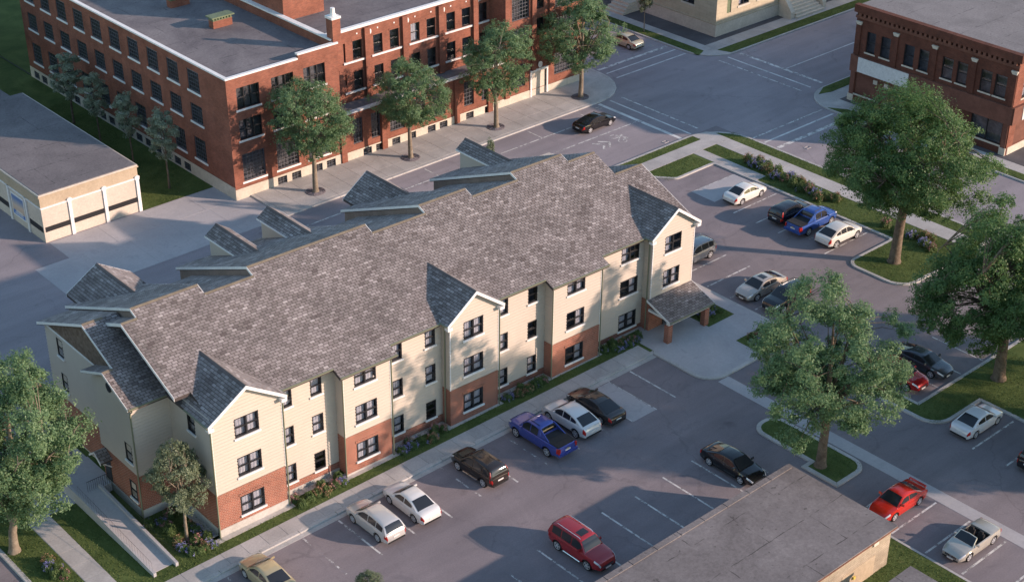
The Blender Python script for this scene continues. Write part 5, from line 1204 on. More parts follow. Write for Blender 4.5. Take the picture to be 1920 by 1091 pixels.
_carmesh = {}
def car_meshes(kind):
    if kind in _carmesh: return _carmesh[kind]
    K = KINDS[kind]; L, W, r = K['L'], K['W'], K['r']; hw0 = W / 2
    plan = [(0, .80), (.06, .88), (.2, .945), (.6, .985), (1.2, 1.0), (L - 1.3, 1.0), (L - .7, .97), (L - .3, .90), (L - .1, .82), (L, .70)]
    arch = r + 0.065
    def zb(x):
        z = K['sill'] + (0.06 if x < .5 or x > L - .5 else 0)
        for xw in (K['wr'], K['wf']):
            d = abs(x - xw)
            if d < arch: z = max(z, r + math.sqrt(max(0, arch * arch - d * d)))
        return z
    xs_ = set(np.round(np.linspace(0, L, 30), 3).tolist()) | {0.03, L - 0.03, L - .08, .08}
    for xw in (K['wr'], K['wf']):
        for a in np.linspace(0, math.pi, 13): xs_.add(round(xw + arch * math.cos(a) * 0.9999, 4))
        xs_.add(round(xw - arch - .012, 4)); xs_.add(round(xw + arch + .012, 4))
    xs_ = sorted(x for x in xs_ if 0 <= x <= L)
    cock = (1.35, 2.95) if kind == 'convertible' else None
    def section(x):
        h = hw0 * smooth(plan, x, .05); z0 = zb(x); zt = smooth(K['belt'], x, .05); z3 = max(.56 if zt > .7 else (z0 + zt) / 2, z0 + .02); z4 = max(zt - .13, z3 + .012)
        zt = max(zt, z4 + .03)
        pts = [(0, z0 - .02), (h * .88, z0 - .01), (h * .975, z0 + .03 if z0 + .03 < z3 else z3 - .005), (h, z3), (h * .985, z4), (h * .94, zt - .025), (h * .86, zt)]
        if cock and cock[0] < x < cock[1]: pts += [(h * .82, zt - .45), (0, zt - .45)]
        else: pts += [(h * .55, zt + .025), (0, zt + .04)]
        return pts
    secs = [section(x) for x in xs_]; m = len(secs[0]); b = MB(); vs_ = []
    for x, s in zip(xs_, secs):
        vs_ += [(x, -y, z) for y, z in s] + [(x, y, z) for y, z in s[-2:0:-1]]
    n2 = 2 * m - 2; fs = []
    for i in range(len(xs_) - 1):
        for j in range(n2): fs.append((i * n2 + j, i * n2 + (j + 1) % n2, (i + 1) * n2 + (j + 1) % n2, (i + 1) * n2 + j))
    fs.append(tuple(range(n2 - 1, -1, -1))); k = (len(xs_) - 1) * n2; fs.append(tuple(range(k, k + n2)))
    b.add(vs_, fs)
    parts = {}
    wb_, zbel = hw0 * .93, K['bel']
    if K['cab']:
        cab = K['cab']; Htop = max(z for _, z in cab); wr_ = hw0 * .70
        ysd = lambda z: wb_ + (wr_ - wb_) * max(0, (z - zbel)) / (Htop - zbel)
        zc = lambda x: smooth(cab, x, .06)
        cx = sorted(set(np.round(np.linspace(cab[0][0], cab[-1][0], 26), 3).tolist()))
        vs_ = []
        for x in cx:
            z = zc(x); zz = max(z - .055, zbel + .005)
            half = [(wb_, zbel - .06), (ysd(zz), zz), (ysd(z) * .93, max(z - .012, zz + .002)), (ysd(z) * .6, z + .02), (0, z + .032)]
            vs_ += [(x, -y, q) for y, q in half] + [(x, y, q) for y, q in half[-2::-1]]
        n3 = 9; fs = [(i * n3 + j, i * n3 + j + 1, (i + 1) * n3 + j + 1, (i + 1) * n3 + j) for i in range(len(cx) - 1) for j in range(n3 - 1)]
        fs += [tuple(range(n3 - 1, -1, -1)), tuple(range((len(cx) - 1) * n3, len(cx) * n3))]
        b.add(vs_, fs)
        def grid(x0, x1, frac, off, nu=8, nv=8):
            g = MB(); vs2 = []
            for i in range(nu + 1):
                x = x0 + (x1 - x0) * i / nu; z = zc(x); yy = ysd(z) * frac
                sl = (zc(x + .02) - zc(x - .02)) / .04; nl = math.hypot(sl, 1)
                for j in range(nv + 1):
                    t = -1 + 2 * j / nv; vs2.append((x - sl / nl * off, yy * t, z + .032 * (1 - (abs(t) * frac) ** 1.7) + off / nl))
            g.add(vs2, [(i * (nv + 1) + j, (i + 1) * (nv + 1) + j, (i + 1) * (nv + 1) + j + 1, i * (nv + 1) + j + 1) for i in range(nu) for j in range(nv)])
            return g
        parts['windshield'] = grid(K['ws'][0], K['ws'][1], .9, .012).mesh('windshield', 'car_glass', smooth=True)
        parts['rear_window'] = grid(K['rw'][0], K['rw'][1], .86, .014).mesh('rear_window', 'car_glass', smooth=True)
        parts['sunroof'] = grid(K['ws'][0] - .85, K['ws'][0] - .3, .55, .008, 4, 6).mesh('sunroof', 'car_glass', smooth=True)
        sides = []
        for a, c in K['side']:
            for sg in (-1, 1):
                g = MB(); top, bot = [], []
                for i in range(8):
                    x = a + (c - a) * i / 7; z1 = zc(x) - .115; z0 = max(smooth(K['belt'], x) + .045, zbel + .06); z1 = max(z1, z0 + .015)
                    bot.append((x, sg * (ysd(z0) + .009), z0)); top.append((x, sg * (ysd(z1) + .009), z1))
                g.add(bot + top, [(i, i + 1, 8 + i + 1, 8 + i) for i in range(7)]); sides.append(g.mesh('side_window', 'car_glass', smooth=True))
        parts['side'] = sides
    def patch(x0, x1, s0, s1, off, nu=6, nv=6):
        out = []
        for sg in (-1, 1):
            g = MB(); vs2 = []
            for i in range(nu + 1):
                x = x0 + (x1 - x0) * i / nu; S = section(x)
                for j in range(nv + 1):
                    t = s0 + (s1 - s0) * j / nv; k = min(int(t), len(S) - 2); f = t - k
                    y = S[k][0] + (S[k + 1][0] - S[k][0]) * f; z = S[k][1] + (S[k + 1][1] - S[k][1]) * f
                    vs2.append((x + (off * 1.2 if x > L / 2 else -off * 1.2), sg * (y + off), z + off * .5))
            g.add(vs2, [(i * (nv + 1) + j, (i + 1) * (nv + 1) + j, (i + 1) * (nv + 1) + j + 1, i * (nv + 1) + j + 1) for i in range(nu) for j in range(nv)])
            out.append(g)
        return out
    tall = kind in ('suv', 'box_suv', 'wagon')
    parts['head'] = [g.mesh('headlight', 'head_lamp', smooth=True) for g in patch(L - .52, L - .03, 4.15, 5.6, .012)]
    tz = (3.4, 5.2)
    parts['tail'] = [g.mesh('tail_light', 'tail_lamp', smooth=True) for g in patch(0.0, .24, *tz, .012)]
    _carmesh[kind] = (b.mesh('body', None, smooth=True, angle=32), parts, secs)
    return _carmesh[kind]

def car(label, kind, colr, x, y, heading, metal=0.25, rough=0.26, extras=(), group=None, name=None, lower=None):
    """x, y: centre between the axles; heading in degrees, nose along +X at 0"""
    K = KINDS[kind]; L, W, r = K['L'], K['W'], K['r']; body, parts, secs = car_meshes(kind)
    pm = paint(colr, rough, metal)
    cat = {'pickup': 'pickup truck'}.get(kind, 'car'); nm = name or {'pickup': 'pickup_truck', 'suv': 'suv', 'box_suv': 'suv', 'coupe_suv': 'suv', 'wagon': 'station_wagon', 'convertible': 'convertible_car'}.get(kind, 'sedan')
    mid = (K['wr'] + K['wf']) / 2
    t = thing(nm, label, cat, (x, y, 0.012), (0, 0, R(heading + random.uniform(-1.2, 1.2))), group)
    def add(n, me, mat=None, parent=t, loc=None, rot=(0, 0, 0), scale=None):
        o = obj(n, me, parent, loc if loc is not None else (-mid, 0, 0), rot, scale)
        if mat is not None: 
            if not me.materials: me.materials.append(mat)
            o.material_slots[0].link = 'OBJECT'; o.material_slots[0].material = mat
        return o
    bo = add('body', body, pm)
    for key in ('windshield', 'rear_window'):
        if key in parts: add(key, parts[key])
    if 'sunroof' in extras: add('sunroof', parts['sunroof'])
    for s in parts.get('side', ()): add('side_window', s)
    for s in parts['head']: add('headlight', s)
    for s in parts['tail']: add('tail_light', s)
    tm, dm, rm = wheel_meshes(r)
    for xw in (K['wr'], K['wf']):
        for sg in (-1, 1):
            w = add('wheel', dm, None, t, (xw - mid, sg * (W / 2 - .13), r), (R(-90) if sg > 0 else R(90), 0, 0))
            obj('tyre', tm, w, (0, 0, 0), (R(90), 0, 0)); obj('rim', rm, w, (0, 0, 0.03))
    def bxm(n, x0, x1, y0, y1, z0, z1, mat): return MB().box(x0, x1, y0, y1, z0, z1).build(n, mat, t, (-mid, 0, 0))
    zn = interp(K['belt'], L); wn = W * .5 * .70
    bxm('grille', L - .03, L + .012, -wn * .72, wn * .72, zn - .16, zn - .01, 'car_trim')
    for k in range(3): pass
    bxm('front_bumper', L - .06, L + .03, -wn * .95, wn * .95, K['sill'] + .03, K['sill'] + .12, 'car_trim')
    bxm('grille_bar', L - .02, L + .02, -wn * .72, wn * .72, zn - .1, zn - .07, 'chrome')
    bxm('front_plate', L - .02, L + .035, -.24, .24, zn - .30, zn - .19, 'plate')
    wr2 = W * .5 * .8; zr = interp(K['belt'], 0.06)
    bxm('rear_plate', -.022, .02, -.25, .25, zr - .30, zr - .19, 'plate')
    bxm('rear_bumper', -.03, .06, -wr2 * .96, wr2 * .96, K['sill'] + .05, K['sill'] + .17, 'car_trim')
    if kind != 'convertible':
        for sg in (-1, 1):
            mz = K['bel'] + .1; mx = K['ws'][1] - .42
            MB().add([(mx, sg * W * .455, mz), (mx + .12, sg * W * .455, mz - .01), (mx + .1, sg * (W * .5 + .16), mz + .02), (mx - .02, sg * (W * .5 + .16), mz + .02), (mx, sg * W * .455, mz + .13), (mx + .08, sg * W * .455, mz + .12), (mx + .06, sg * (W * .5 + .15), mz + .15), (mx - .02, sg * (W * .5 + .15), mz + .15)],
                     [(0, 1, 2, 3), (4, 5, 6, 7), (0, 1, 5, 4), (1, 2, 6, 5), (2, 3, 7, 6), (3, 0, 4, 7)]).build('wing_mirror', pm, t, (-mid, 0, 0))
            for a, c in K['side'][-2:]:
                MB().box(a + .02, a + .16, sg * W * .497 - .012, sg * W * .497 + .012, K['bel'] - .06, K['bel'] - .03).build('door_handle', 'chrome' if 'chrome' in extras else pm, t, (-mid, 0, 0))
    if 'rails' in extras:
        for sg in (-1, 1):
            zt = max(z for _, z in K['cab']); rl = MB().tube([(.6, sg * W * .31, zt + .02), (.7, sg * W * .315, zt + .07), (K['ws'][0] - .3, sg * W * .315, zt + .05), (K['ws'][0] - .15, sg * W * .31, zt - .02)], .018, 5)
            rl.build('roof_rail', 'chrome', t, (-mid, 0, 0))
    if 'side_step' in extras:
        for sg in (-1, 1): MB().tube([(K['wr'] + .6, sg * W * .5, K['sill'] - .02), (K['wf'] - .6, sg * W * .5, K['sill'] - .02)], .04, 5).build('side_step', 'chrome', t, (-mid, 0, 0))
    if 'tall_tail' in extras:
        for sg in (-1, 1):
            MB().extrude([(.09, sg * W * .43, 1.02), (.16, sg * W * .42, 1.3), (.27, sg * W * .375, 1.5), (.36, sg * W * .385, 1.5), (.26, sg * W * .435, 1.3), (.2, sg * W * .45, 1.02)], (0, sg * .025, 0)).build('tail_light', 'tail_lamp', t, (-mid, 0, 0))
    if 'spoiler' in extras:
        MB().extrude([(.1, -W * .38, 1.09), (.32, -W * .38, 1.1), (.32, -W * .38, 1.13), (.1, -W * .38, 1.13)], (0, W * .76, 0)).build('spoiler', pm, t, (-mid, 0, 0))
        for sg in (-1, 1): MB().box(.15, .28, sg * W * .36 - .02, sg * W * .36 + .02, .98, 1.1).build('spoiler_post', pm, t, (-mid, 0, 0))
    if 'cladding' in extras:
        for sg in (-1, 1): MB().box(K['wr'] + .45, K['wf'] - .45, sg * (W * .5 - .01) - .012, sg * (W * .5 - .01) + .012, K['sill'] + .02, K['sill'] + .14).build('sill_trim', 'car_trim', t, (-mid, 0, 0))
    if 'badge' in extras:
        MB().prism([(-.13, -.02), (-.05, -.02), (-.03, -.045), (.05, -.045), (.07, -.02), (.13, -.02), (.11, .03), (.05, .03), (.03, .05), (-.05, .05), (-.07, .03), (-.13, .03)], 0, .02).build('badge', 'gold_badge', t, (-mid - .0, 0, .98), (R(90), 0, R(-90)))
    if kind == 'pickup':
        MB().box(.1, 1.95, -W * .43, W * .43, 1.235, 1.262).build('bed_cover', 'car_trim', t, (-mid, 0, 0))
        for k in range(3): MB().box(.12 + .62 * k, .12 + .62 * k + .58, -W * .415, W * .415, 1.262, 1.272).build('cover_panel', 'interior', t, (-mid, 0, 0))
        for sg in (-1, 1):
            MB().extrude([(1.0, sg * W * .43, 1.21), (2.2, sg * W * .43, 1.21), (2.3, sg * W * .355, 1.84), (2.15, sg * W * .36, 1.84)], (0, -sg * .06, 0)).build('sail_panel', pm, t, (-mid, 0, 0))
            MB().box(-.03, .1, sg * W * .40 - .07, sg * W * .40 + .07, .86, 1.16).build('tail_light', 'tail_lamp', t, (-mid, 0, 0))
            MB().tube([(1.2, sg * W * .44, 1.0), (1.2, sg * W * .44, 1.0)], .001, 3)
        MB().box(-.1, .06, -W * .46, W * .46, .52, .72).build('step_bumper', pm, t, (-mid, 0, 0))
        MB().tube([(2.35, -W * .28, 1.95), (3.3, -W * .28, 1.965)], .022, 5).build('roof_rail', 'car_trim', t, (-mid, 0, 0)); MB().tube([(2.35, W * .28, 1.95), (3.3, W * .28, 1.965)], .022, 5).build('roof_rail', 'car_trim', t, (-mid, 0, 0))
    if kind == 'convertible':
        MB().box(1.36, 2.94, -W * .4, W * .4, .5, .515).build('cabin_floor', 'interior', t, (-mid, 0, 0))
        for xx in (1.38, 2.93): MB().box(xx - .02, xx + .02, -W * .4, W * .4, .5, .9).build('cabin_trim', 'interior', t, (-mid, 0, 0))
        for sg in (-1, 1):
            MB().box(1.38, 2.92, sg * W * .4 - .015, sg * W * .4 + .015, .5, .9).build('cabin_trim', 'interior', t, (-mid, 0, 0))
            s_ = MB(); s_.box(2.0, 2.5, sg * .36 - .24, sg * .36 + .24, .52, .68); s_.extrude([(1.85, sg * .36 - .24, .6), (2.05, sg * .36 - .24, .6), (1.95, sg * .36 - .2, 1.12), (1.8, sg * .36 - .2, 1.12)], (0, .46, 0)); s_.box(1.8, 1.92, sg * .36 - .12, sg * .36 + .12, 1.12, 1.26)
            s_.build('seat', 'interior', t, (-mid, 0, 0))
            s_ = MB(); s_.box(1.42, 1.7, sg * .36 - .24, sg * .36 + .24, .52, .72); s_.build('rear_seat', 'interior', t, (-mid, 0, 0))
            MB().tube([(3.35, sg * W * .42, .93), (2.82, sg * W * .36, 1.36)], .035, 5).build('screen_pillar', pm, t, (-mid, 0, 0))
            MB().box(3.0, 3.12, sg * W * .5 - .02, sg * W * .5 + .18, .98, 1.1).build('wing_mirror', pm, t, (-mid, 0, 0))
        MB().tube([(2.82, -W * .36, 1.36), (2.78, 0, 1.39), (2.82, W * .36, 1.36)], .035, 5).build('screen_header', pm, t, (-mid, 0, 0))
        MB().add([(3.33, -W * .41, .95), (3.36, 0, .97), (3.33, W * .41, .95), (2.82, W * .35, 1.35), (2.79, 0, 1.385), (2.82, -W * .35, 1.35)], [(0, 1, 4, 5), (1, 2, 3, 4)]).build('windshield', 'car_glass', t, (-mid, 0, 0))
        MB().tube([(2.8 + .02, .36 + .17 * math.cos(a), .82 + .17 * math.sin(a)) for a in np.linspace(0, 2 * math.pi, 13)], .015, 4, False).build('steering_wheel', 'interior', t, (-mid, 0, 0))
        MB().prism([(.1 * math.cos(a), .1 * math.sin(a)) for a in np.linspace(0, 2 * math.pi, 13)[:-1]], 0, .02).build('star_badge', 'chrome', t, (L - mid + .0, 0, zn - .06), (0, R(90), 0))
    return t

WHITE, SILVER, BLACK, DKGREY, RED, BLUE, GOLD = (0.72, 0.72, 0.71), (0.50, 0.49, 0.47), (0.012, 0.012, 0.014), (0.055, 0.06, 0.07), (0.36, 0.012, 0.012), (0.02, 0.05, 0.34), (0.50, 0.42, 0.25)
FR = 'cars nosed up to the front of the apartment building'; NE_ = 'cars nosed up to the flower bed'; RB = 'cars parked beside the entrance'; ST = 'cars on the street'; RL = 'cars in the right-hand lot'; SR = 'cars in the second row'
hw = 0.80
car('gold sedan cut off by the bottom edge of the picture, front row', 'sedan', GOLD, -0.15, -5.8, 90, 0.35, group=FR)
car('silver station wagon between the white sedan and the gold sedan', 'wagon', (0.60, 0.585, 0.56), 8.5, -5.85, 90, 0.35, group=FR)
car('white sedan left of the dark brown sport utility in the front row', 'sedan', (0.70, 0.69, 0.67), 11.62, -5.85, 90, 0.1, group=FR)
car('dark brown sport utility alone between two empty stalls in the front row', 'suv', (0.030, 0.022, 0.018), 17.7, -5.95, 90, 0.3, 0.2, ('sunroof', 'tall_tail', 'side_step'), FR)
car('blue pickup truck in the front row beside a white sport utility', 'pickup', (0.055, 0.082, 0.34), 23.6, -5.95, 90, 0.3, 0.24, ('badge',), FR)
car('white sloping-back sport utility right of the front-row blue pickup', 'coupe_suv', (0.70, 0.69, 0.68), 26.75, -5.85, 90, 0.15, 0.24, ('cladding',), FR)
car('dark grey sedan at the right end of the front row by the access aisle', 'coupe_sedan', (0.05, 0.046, 0.046), 29.35, -5.8, 90, 0.35, 0.2, ('sunroof',), FR)
car('red sport utility with roof rails parked beside the stone outbuilding', 'box_suv', (0.34, 0.022, 0.028), 16.95, -17.2, -90, 0.25, 0.24, ('rails', 'side_step', 'sunroof'), SR)
car('black sedan facing the roof of the stone outbuilding, near the tree island', 'coupe_sedan', BLACK, 31.5, -17.6, -90, 0.3, 0.15, ('chrome',), SR)
car('grey sport utility half hidden behind the entrance gable', 'suv', (0.27, 0.28, 0.295), 52.5, 5.6, 180, 0.4, 0.22, ('rails',), RB)
car('silver-beige sedan with sunroof facing the entrance plaza', 'coupe_sedan', (0.48, 0.43, 0.38), 52.65, -2.15, 180, 0.45, 0.22, ('sunroof', 'chrome'), RB)
car('black sport utility next to the silver-beige sedan, partly under a tree', 'suv', (0.02, 0.022, 0.026), 52.6, -4.95, 180, 0.3, 0.18, ('rails', 'chrome'), RB)
car('white sedan nosed up to the flower bed beside the access aisle', 'sedan', (0.72, 0.70, 0.66), 65.3, 10.65, 0, 0.1, group=NE_)
car('dark blue-black sport utility left of the blue pickup at the flower bed', 'suv', (0.018, 0.02, 0.03), 65.2, 5.1, 0, 0.3, 0.2, ('tall_tail',), NE_)
car('blue pickup truck nosed up to the flower bed', 'pickup', (0.04, 0.10, 0.36), 65.35, 2.6, 0, 0.3, 0.22, ('badge',), NE_)
car('white sloping-back sport utility right of the pickup at the flower bed', 'coupe_suv', (0.70, 0.68, 0.64), 65.15, -0.65, 0, 0.15, 0.24, ('cladding',), NE_)
car('red sport utility half hidden by the tree crown in the right-hand lot', 'suv', (0.38, 0.014, 0.016), 49.95, -18.35, -90, 0.25, 0.2, (), RL)
car('dark grey sedan beside the red one under the right-hand trees', 'coupe_sedan', (0.07, 0.08, 0.095), 52.95, -18.35, -90, 0.4, 0.2, ('chrome',), RL)
car('white sedan parked alone at the lawn corner on the right', 'sedan', (0.68, 0.68, 0.69), 49.15, -26.05, 0, 0.1, 0.24, (), RL)
car('black car cut off by the right edge of the picture', 'suv', (0.02, 0.018, 0.022), 48.9, -31.8, 0, 0.3, 0.2, ('tall_tail',), RL)
car('bright red sedan with rear spoiler behind the stone outbuilding', 'sedan', (0.52, 0.022, 0.010), 36.7, -28.0, 180, 0.15, 0.2, ('spoiler',), RL)
car('silver convertible with its top down at the lower right', 'convertible', (0.50, 0.47, 0.41), 36.85, -33.85, 180, 0.4, 0.24, (), RL)
car('black sedan driving on the street past the corner', 'coupe_sedan', (0.012, 0.010, 0.011), 66.2, 32.15, 0, 0.3, 0.14, ('sunroof', 'chrome'), ST)
car('gold sedan on the cross street behind the fourth street tree', 'sedan', (0.58, 0.52, 0.38), 85.6, 46.85, 90, 0.35, 0.26, (), ST)
# ================================================================ VEGETATION
def leaf_mesh(name, pts, nrm, size, mat, tint, aspect=0.55, extra=None):
    """one folded quad per point; pts (n,3), nrm (n,3)"""
    n = len(pts); a = rng.normal(size=(n, 3)); a -= (a * nrm).sum(1, keepdims=True) * nrm; a /= np.linalg.norm(a, axis=1, keepdims=True) + 1e-9
    b = np.cross(nrm, a); s = (size * rng.uniform(0.65, 1.35, (n, 1)))
    V = np.empty((n, 4, 3)); V[:, 0] = pts - a * s; V[:, 1] = pts - b * s * aspect + nrm * s * 0.12; V[:, 2] = pts + a * s; V[:, 3] = pts + b * s * aspect + nrm * s * 0.12
    me = bpy.data.meshes.new(name); me.vertices.add(4 * n); me.vertices.foreach_set('co', V.reshape(-1))
    me.loops.add(4 * n); me.loops.foreach_set('vertex_index', np.arange(4 * n)); me.polygons.add(n)
    me.polygons.foreach_set('loop_start', np.arange(n) * 4); me.polygons.foreach_set('loop_total', np.full(n, 4))
    at = me.attributes.new('tint', 'FLOAT', 'FACE'); at.data.foreach_set('value', tint.astype(np.float32))
    me.materials.append(M[mat]); me.update(); me.validate(); return me
def unit(n):
    v = rng.normal(size=(n, 3)); return v / np.linalg.norm(v, axis=1, keepdims=True)
def tree_meshes(name, H0, H1, a, nleaf, size, leaf, bark, trunk_r, ncl=90, clr=0.2, lean=0.0, offx=0.0, forks=7, fill=1.0, seedv=0, top=1.0, lobes=0.25, clump=0.55):
    """crown between H0 and H1, horizontal radius a"""
    global rng
    rng = np.random.default_rng(100 + seedv); rd = random.Random(100 + seedv)
    cz, bz = (H0 + H1) / 2, (H1 - H0) / 2
    # lobed envelope
    L = unit(14); LW = rng.uniform(-1, 1, 14)
    def env(d): 
        k = np.exp(6 * (d @ L.T - 1)); return 1 + lobes * (k * LW).sum(1) 
    d = unit(ncl); rad = rng.uniform(0.18, 1.0, ncl) ** 0.42
    e = env(d) * rad * 0.9
    C = np.stack([d[:, 0] * a, d[:, 1] * a, d[:, 2] * bz], 1) * e[:, None]
    # narrower towards the top, flatter beneath
    t = (C[:, 2] / bz).clip(-1, 1); w = np.where(t > 0, 1 - 0.28 * top * t, 1 - 0.18 * t * t); C[:, 0] *= w; C[:, 1] *= w
    C[:, 0] += offx; C[:, 2] += cz
    # skeleton: trunk, forks, twigs to the clumps
    br = MB(); ft = min(H0 + 0.35 * (H1 - H0), H0 + 2.2)
    trunk = [(0, 0, -0.15), (0.02, 0.0, 0.25), (lean * 0.3, 0.02, H0 * 0.55), (lean * 0.7, 0.0, H0), (lean + offx * 0.4, 0.05, ft), (lean + offx * 0.7, 0.0, cz + bz * 0.15), (offx, 0, H1 - bz * 0.35)]
    br.tube(trunk, [trunk_r * 1.7, trunk_r * 1.2, trunk_r, trunk_r * 0.9, trunk_r * 0.7, trunk_r * 0.4, trunk_r * 0.12], 9)
    forkp = []
    for k in range(forks):
        ang = 2 * math.pi * k / forks + rd.uniform(-.3, .3); f = rd.uniform(0.0, 1.0)
        z0 = H0 * 0.9 + (ft - H0 * 0.9) * f; p0 = Vector((lean * 0.8 + offx * .3 * f, 0, z0))
        p3 = Vector((offx + math.cos(ang) * a * rd.uniform(.45, .7), math.sin(ang) * a * rd.uniform(.45, .7), cz + bz * rd.uniform(-0.25, 0.55)))
        p1 = p0.lerp(p3, .35) + Vector((0, 0, bz * .12)); p2 = p0.lerp(p3, .7) + Vector((rd.uniform(-.2, .2), rd.uniform(-.2, .2), bz * .10))
        br.tube([p0, p1, p2, p3], [trunk_r * .5, trunk_r * .33, trunk_r * .2, trunk_r * .07], 6); forkp += [p1, p2, p3, p1.lerp(p2, .5)]
    forkp += [Vector(trunk[4]), Vector(trunk[5])]
    for c in C:
        c = Vector(c); q = min(forkp, key=lambda p: (p - c).length + (0.6 * max(0, p.z - c.z))); m = q.lerp(c, .5) + Vector((rd.uniform(-.15, .15), rd.uniform(-.15, .15), .12 * (c - q).length))
        br.tube([q, m, c], [trunk_r * .13, trunk_r * .085, trunk_r * .03], 4, False)
    tm = br.mesh(name + '_trunk', bark, smooth=True, angle=60)
    # leaves
    wts = rng.uniform(0.6, 1.4, ncl); per = (nleaf * wts / wts.sum()).astype(int)
    P, T, N_ = [], [], []
    for i in range(ncl):
        n = per[i]; rr = clr * a * rng.uniform(0.65, 1.35)
        u = unit(n); r_ = rng.uniform(0.3, 1, n) ** 0.4 * rr
        # sub-clumps inside the clump
        k = max(3, n // 45); S = unit(k) * (rng.uniform(0, 1, (k, 1)) ** .5) * rr; idx = rng.integers(0, k, n)
        p = np.where(rng.uniform(size=(n, 1)) < clump, S[idx] + rng.normal(scale=rr * .17, size=(n, 3)), u * r_[:, None]); p[:, 2] *= 0.75
        P.append(C[i] + p); T.append(np.full(n, rng.uniform(-.14, .14))); oc = (C[i] + p - np.array([offx, 0, cz])) / np.array([a, a, bz]); nn = unit(n) * .75 + np.array([0, 0, .5]) + p / (rr + 1e-6) * .6 + oc * .5; N_.append(nn / np.linalg.norm(nn, axis=1, keepdims=True))
    P, T, N_ = np.concatenate(P), np.concatenate(T), np.concatenate(N_)
    keep = P[:, 2] > H0 * 0.6; P, T, N_ = P[keep], T[keep], N_[keep]
    tint = (0.45 + T + rng.normal(scale=.17, size=len(P))).clip(0, 1)
    return tm, leaf_mesh(name + '_crown', P, N_, size, leaf, tint)
def sil(h0, h1, w):
    """silhouette heights seen from 30 degrees above -> true crown bottom and top"""
    a = w / 2; c = (h0 + h1) / 2; b = math.sqrt(max(((h1 - h0) / 2) ** 2 - (a * 0.572) ** 2, (0.5 * a) ** 2)); return c - b, c + b, a
def plant_tree(name, meshes, label, loc, rz=0, scale=1, group=None, cat='tree'):
    t = thing(name, label, cat, loc, (0, 0, rz), group); t.scale = (scale,) * 3 if not hasattr(scale, '__len__') else scale
    obj('trunk', meshes[0], t); obj('crown', meshes[1], t); return t
SG = 'maples along the mill pavement'
h0, h1, a_ = sil(2.4, 13.3, 9.3)
m1 = tree_meshes('maple_a', h0, h1, a_, 45000, 0.078, 'leaf_maple', 'bark_pale', 0.24, 190, 0.16, 0.1, 0, 9, seedv=1, clump=.8, lobes=.4)
h0, h1, a_ = sil(2.6, 12.0, 8.9)
m2 = tree_meshes('maple_b', h0, h1, a_, 42000, 0.078, 'leaf_maple', 'bark_pale', 0.22, 180, 0.16, -0.1, 0, 8, seedv=2, clump=.8, lobes=.4)
plant_tree('maple_tree', m1, 'street maple nearest the mill corner, first of four', (35.3, 38.8, H), 0.0, 1.0, SG)
plant_tree('maple_tree', m2, 'smaller street maple, second from the mill corner', (46.95, 38.8, H), 0.6, 0.95, SG)
plant_tree('maple_tree', m1, 'street maple third from the mill corner, opposite the street car', (58.3, 38.7, H), 2.2, 0.97, SG)
plant_tree('maple_tree', m2, 'street maple at the rounded corner, last of the four', (70.5, 38.7, H), 3.6, 1.07, SG)
PG = 'slender trees beside the shaded mill wall'
h0, h1, a_ = sil(2.5, 8.6, 3.1)
m3 = tree_meshes('slim', h0, h1, a_, 11000, 0.075, 'leaf_grey', 'bark', 0.09, 55, 0.26, 0.1, 0, 5, seedv=3, lobes=.2)
for (x, y), s, rz, lb in (((25.84, 69.2), (1.25, 1.25, 1.0), 0.3, 'slender grey-green tree farthest back beside the shaded mill wall'), ((25.75, 63.3), (0.95, 0.95, .95), 1.7, 'second slender tree from the back beside the shaded mill wall'), ((25.78, 56.7), (0.95, 0.95, .93), 3.0, 'third slender tree from the back beside the shaded mill wall'), ((25.3, 49.0), (1.05, 1.05, 1.05), 4.4, 'slender tree nearest the tan garage front, beside the mill wall')):
    plant_tree('slender_tree', m3, lb, (x, y, 0.02), rz, s, PG)
h0, h1, a_ = sil(2.9, 17.2, 14.6)
m4 = tree_meshes('elm', h0 + .8, h1, a_, 128000, 0.088, 'leaf_elm', 'bark', 0.43, 300, 0.145, 0.25, -0.3, 10, seedv=4, lobes=.45, clump=.75)
plant_tree('elm_tree', m4, 'tall dense green tree on the lawn island beside the flower bed', (65.4, -6.6, H), -0.75, 1.0)
h0, h1, a_ = sil(1.6, 15.0, 12.4)
m5 = tree_meshes('elm_b', h0 + .8, h1, a_, 120000, 0.088, 'leaf_elm', 'bark', 0.42, 260, 0.145, -0.15, -1.6, 9, seedv=5, lobes=.42, clump=.75)
plant_tree('elm_tree', m5, 'dense green tree cut off by the right edge, standing on the lawn', (55.9, -23.5, H), -0.75, 1.0)
h0, h1, a_ = sil(2.4, 15.2, 11.8)
m6 = tree_meshes('plane', h0 - .2, h1, a_, 90000, 0.082, 'leaf_maple', 'bark', 0.33, 190, 0.15, 0.1, -.35, 14, seedv=6, lobes=.38, top=.5, clump=.78)
plant_tree('maple_tree', m6, 'open-crowned tree on the narrow island in the parking lot', (36.5, -21.5, H), -0.3, 1.0)
h0, h1, a_ = sil(1.0, 15.8, 10.8)
m7 = tree_meshes('corner', h0, h1, a_, 95000, 0.082, 'leaf_maple', 'bark_pale', 0.3, 180, 0.155, 0.2, 1.4, 9, seedv=7, lobes=.45, clump=.78)
plant_tree('maple_tree', m7, 'large tree cut off by the left edge beside the side path', (-11.0, 7.9, H), -0.72, 1.0)
h0, h1, a_ = sil(2.4, 8.0, 4.2)
m8 = tree_meshes('small', h0, h1, a_, 22000, 0.06, 'leaf_olive', 'bark_pale', 0.1, 75, 0.24, 0.12, -0.2, 6, seedv=8, lobes=.4)
plant_tree('olive_tree', m8, 'small grey-green tree in the flower bed at the left end of the apartment building', (-1.85, 1.3, H), -0.4, 1.0)
plant_tree('olive_tree', m8, 'thin young tree on the grass strip by the stone building', (90.15, 48.2, H), 1.5, (0.55, 0.55, 0.88))
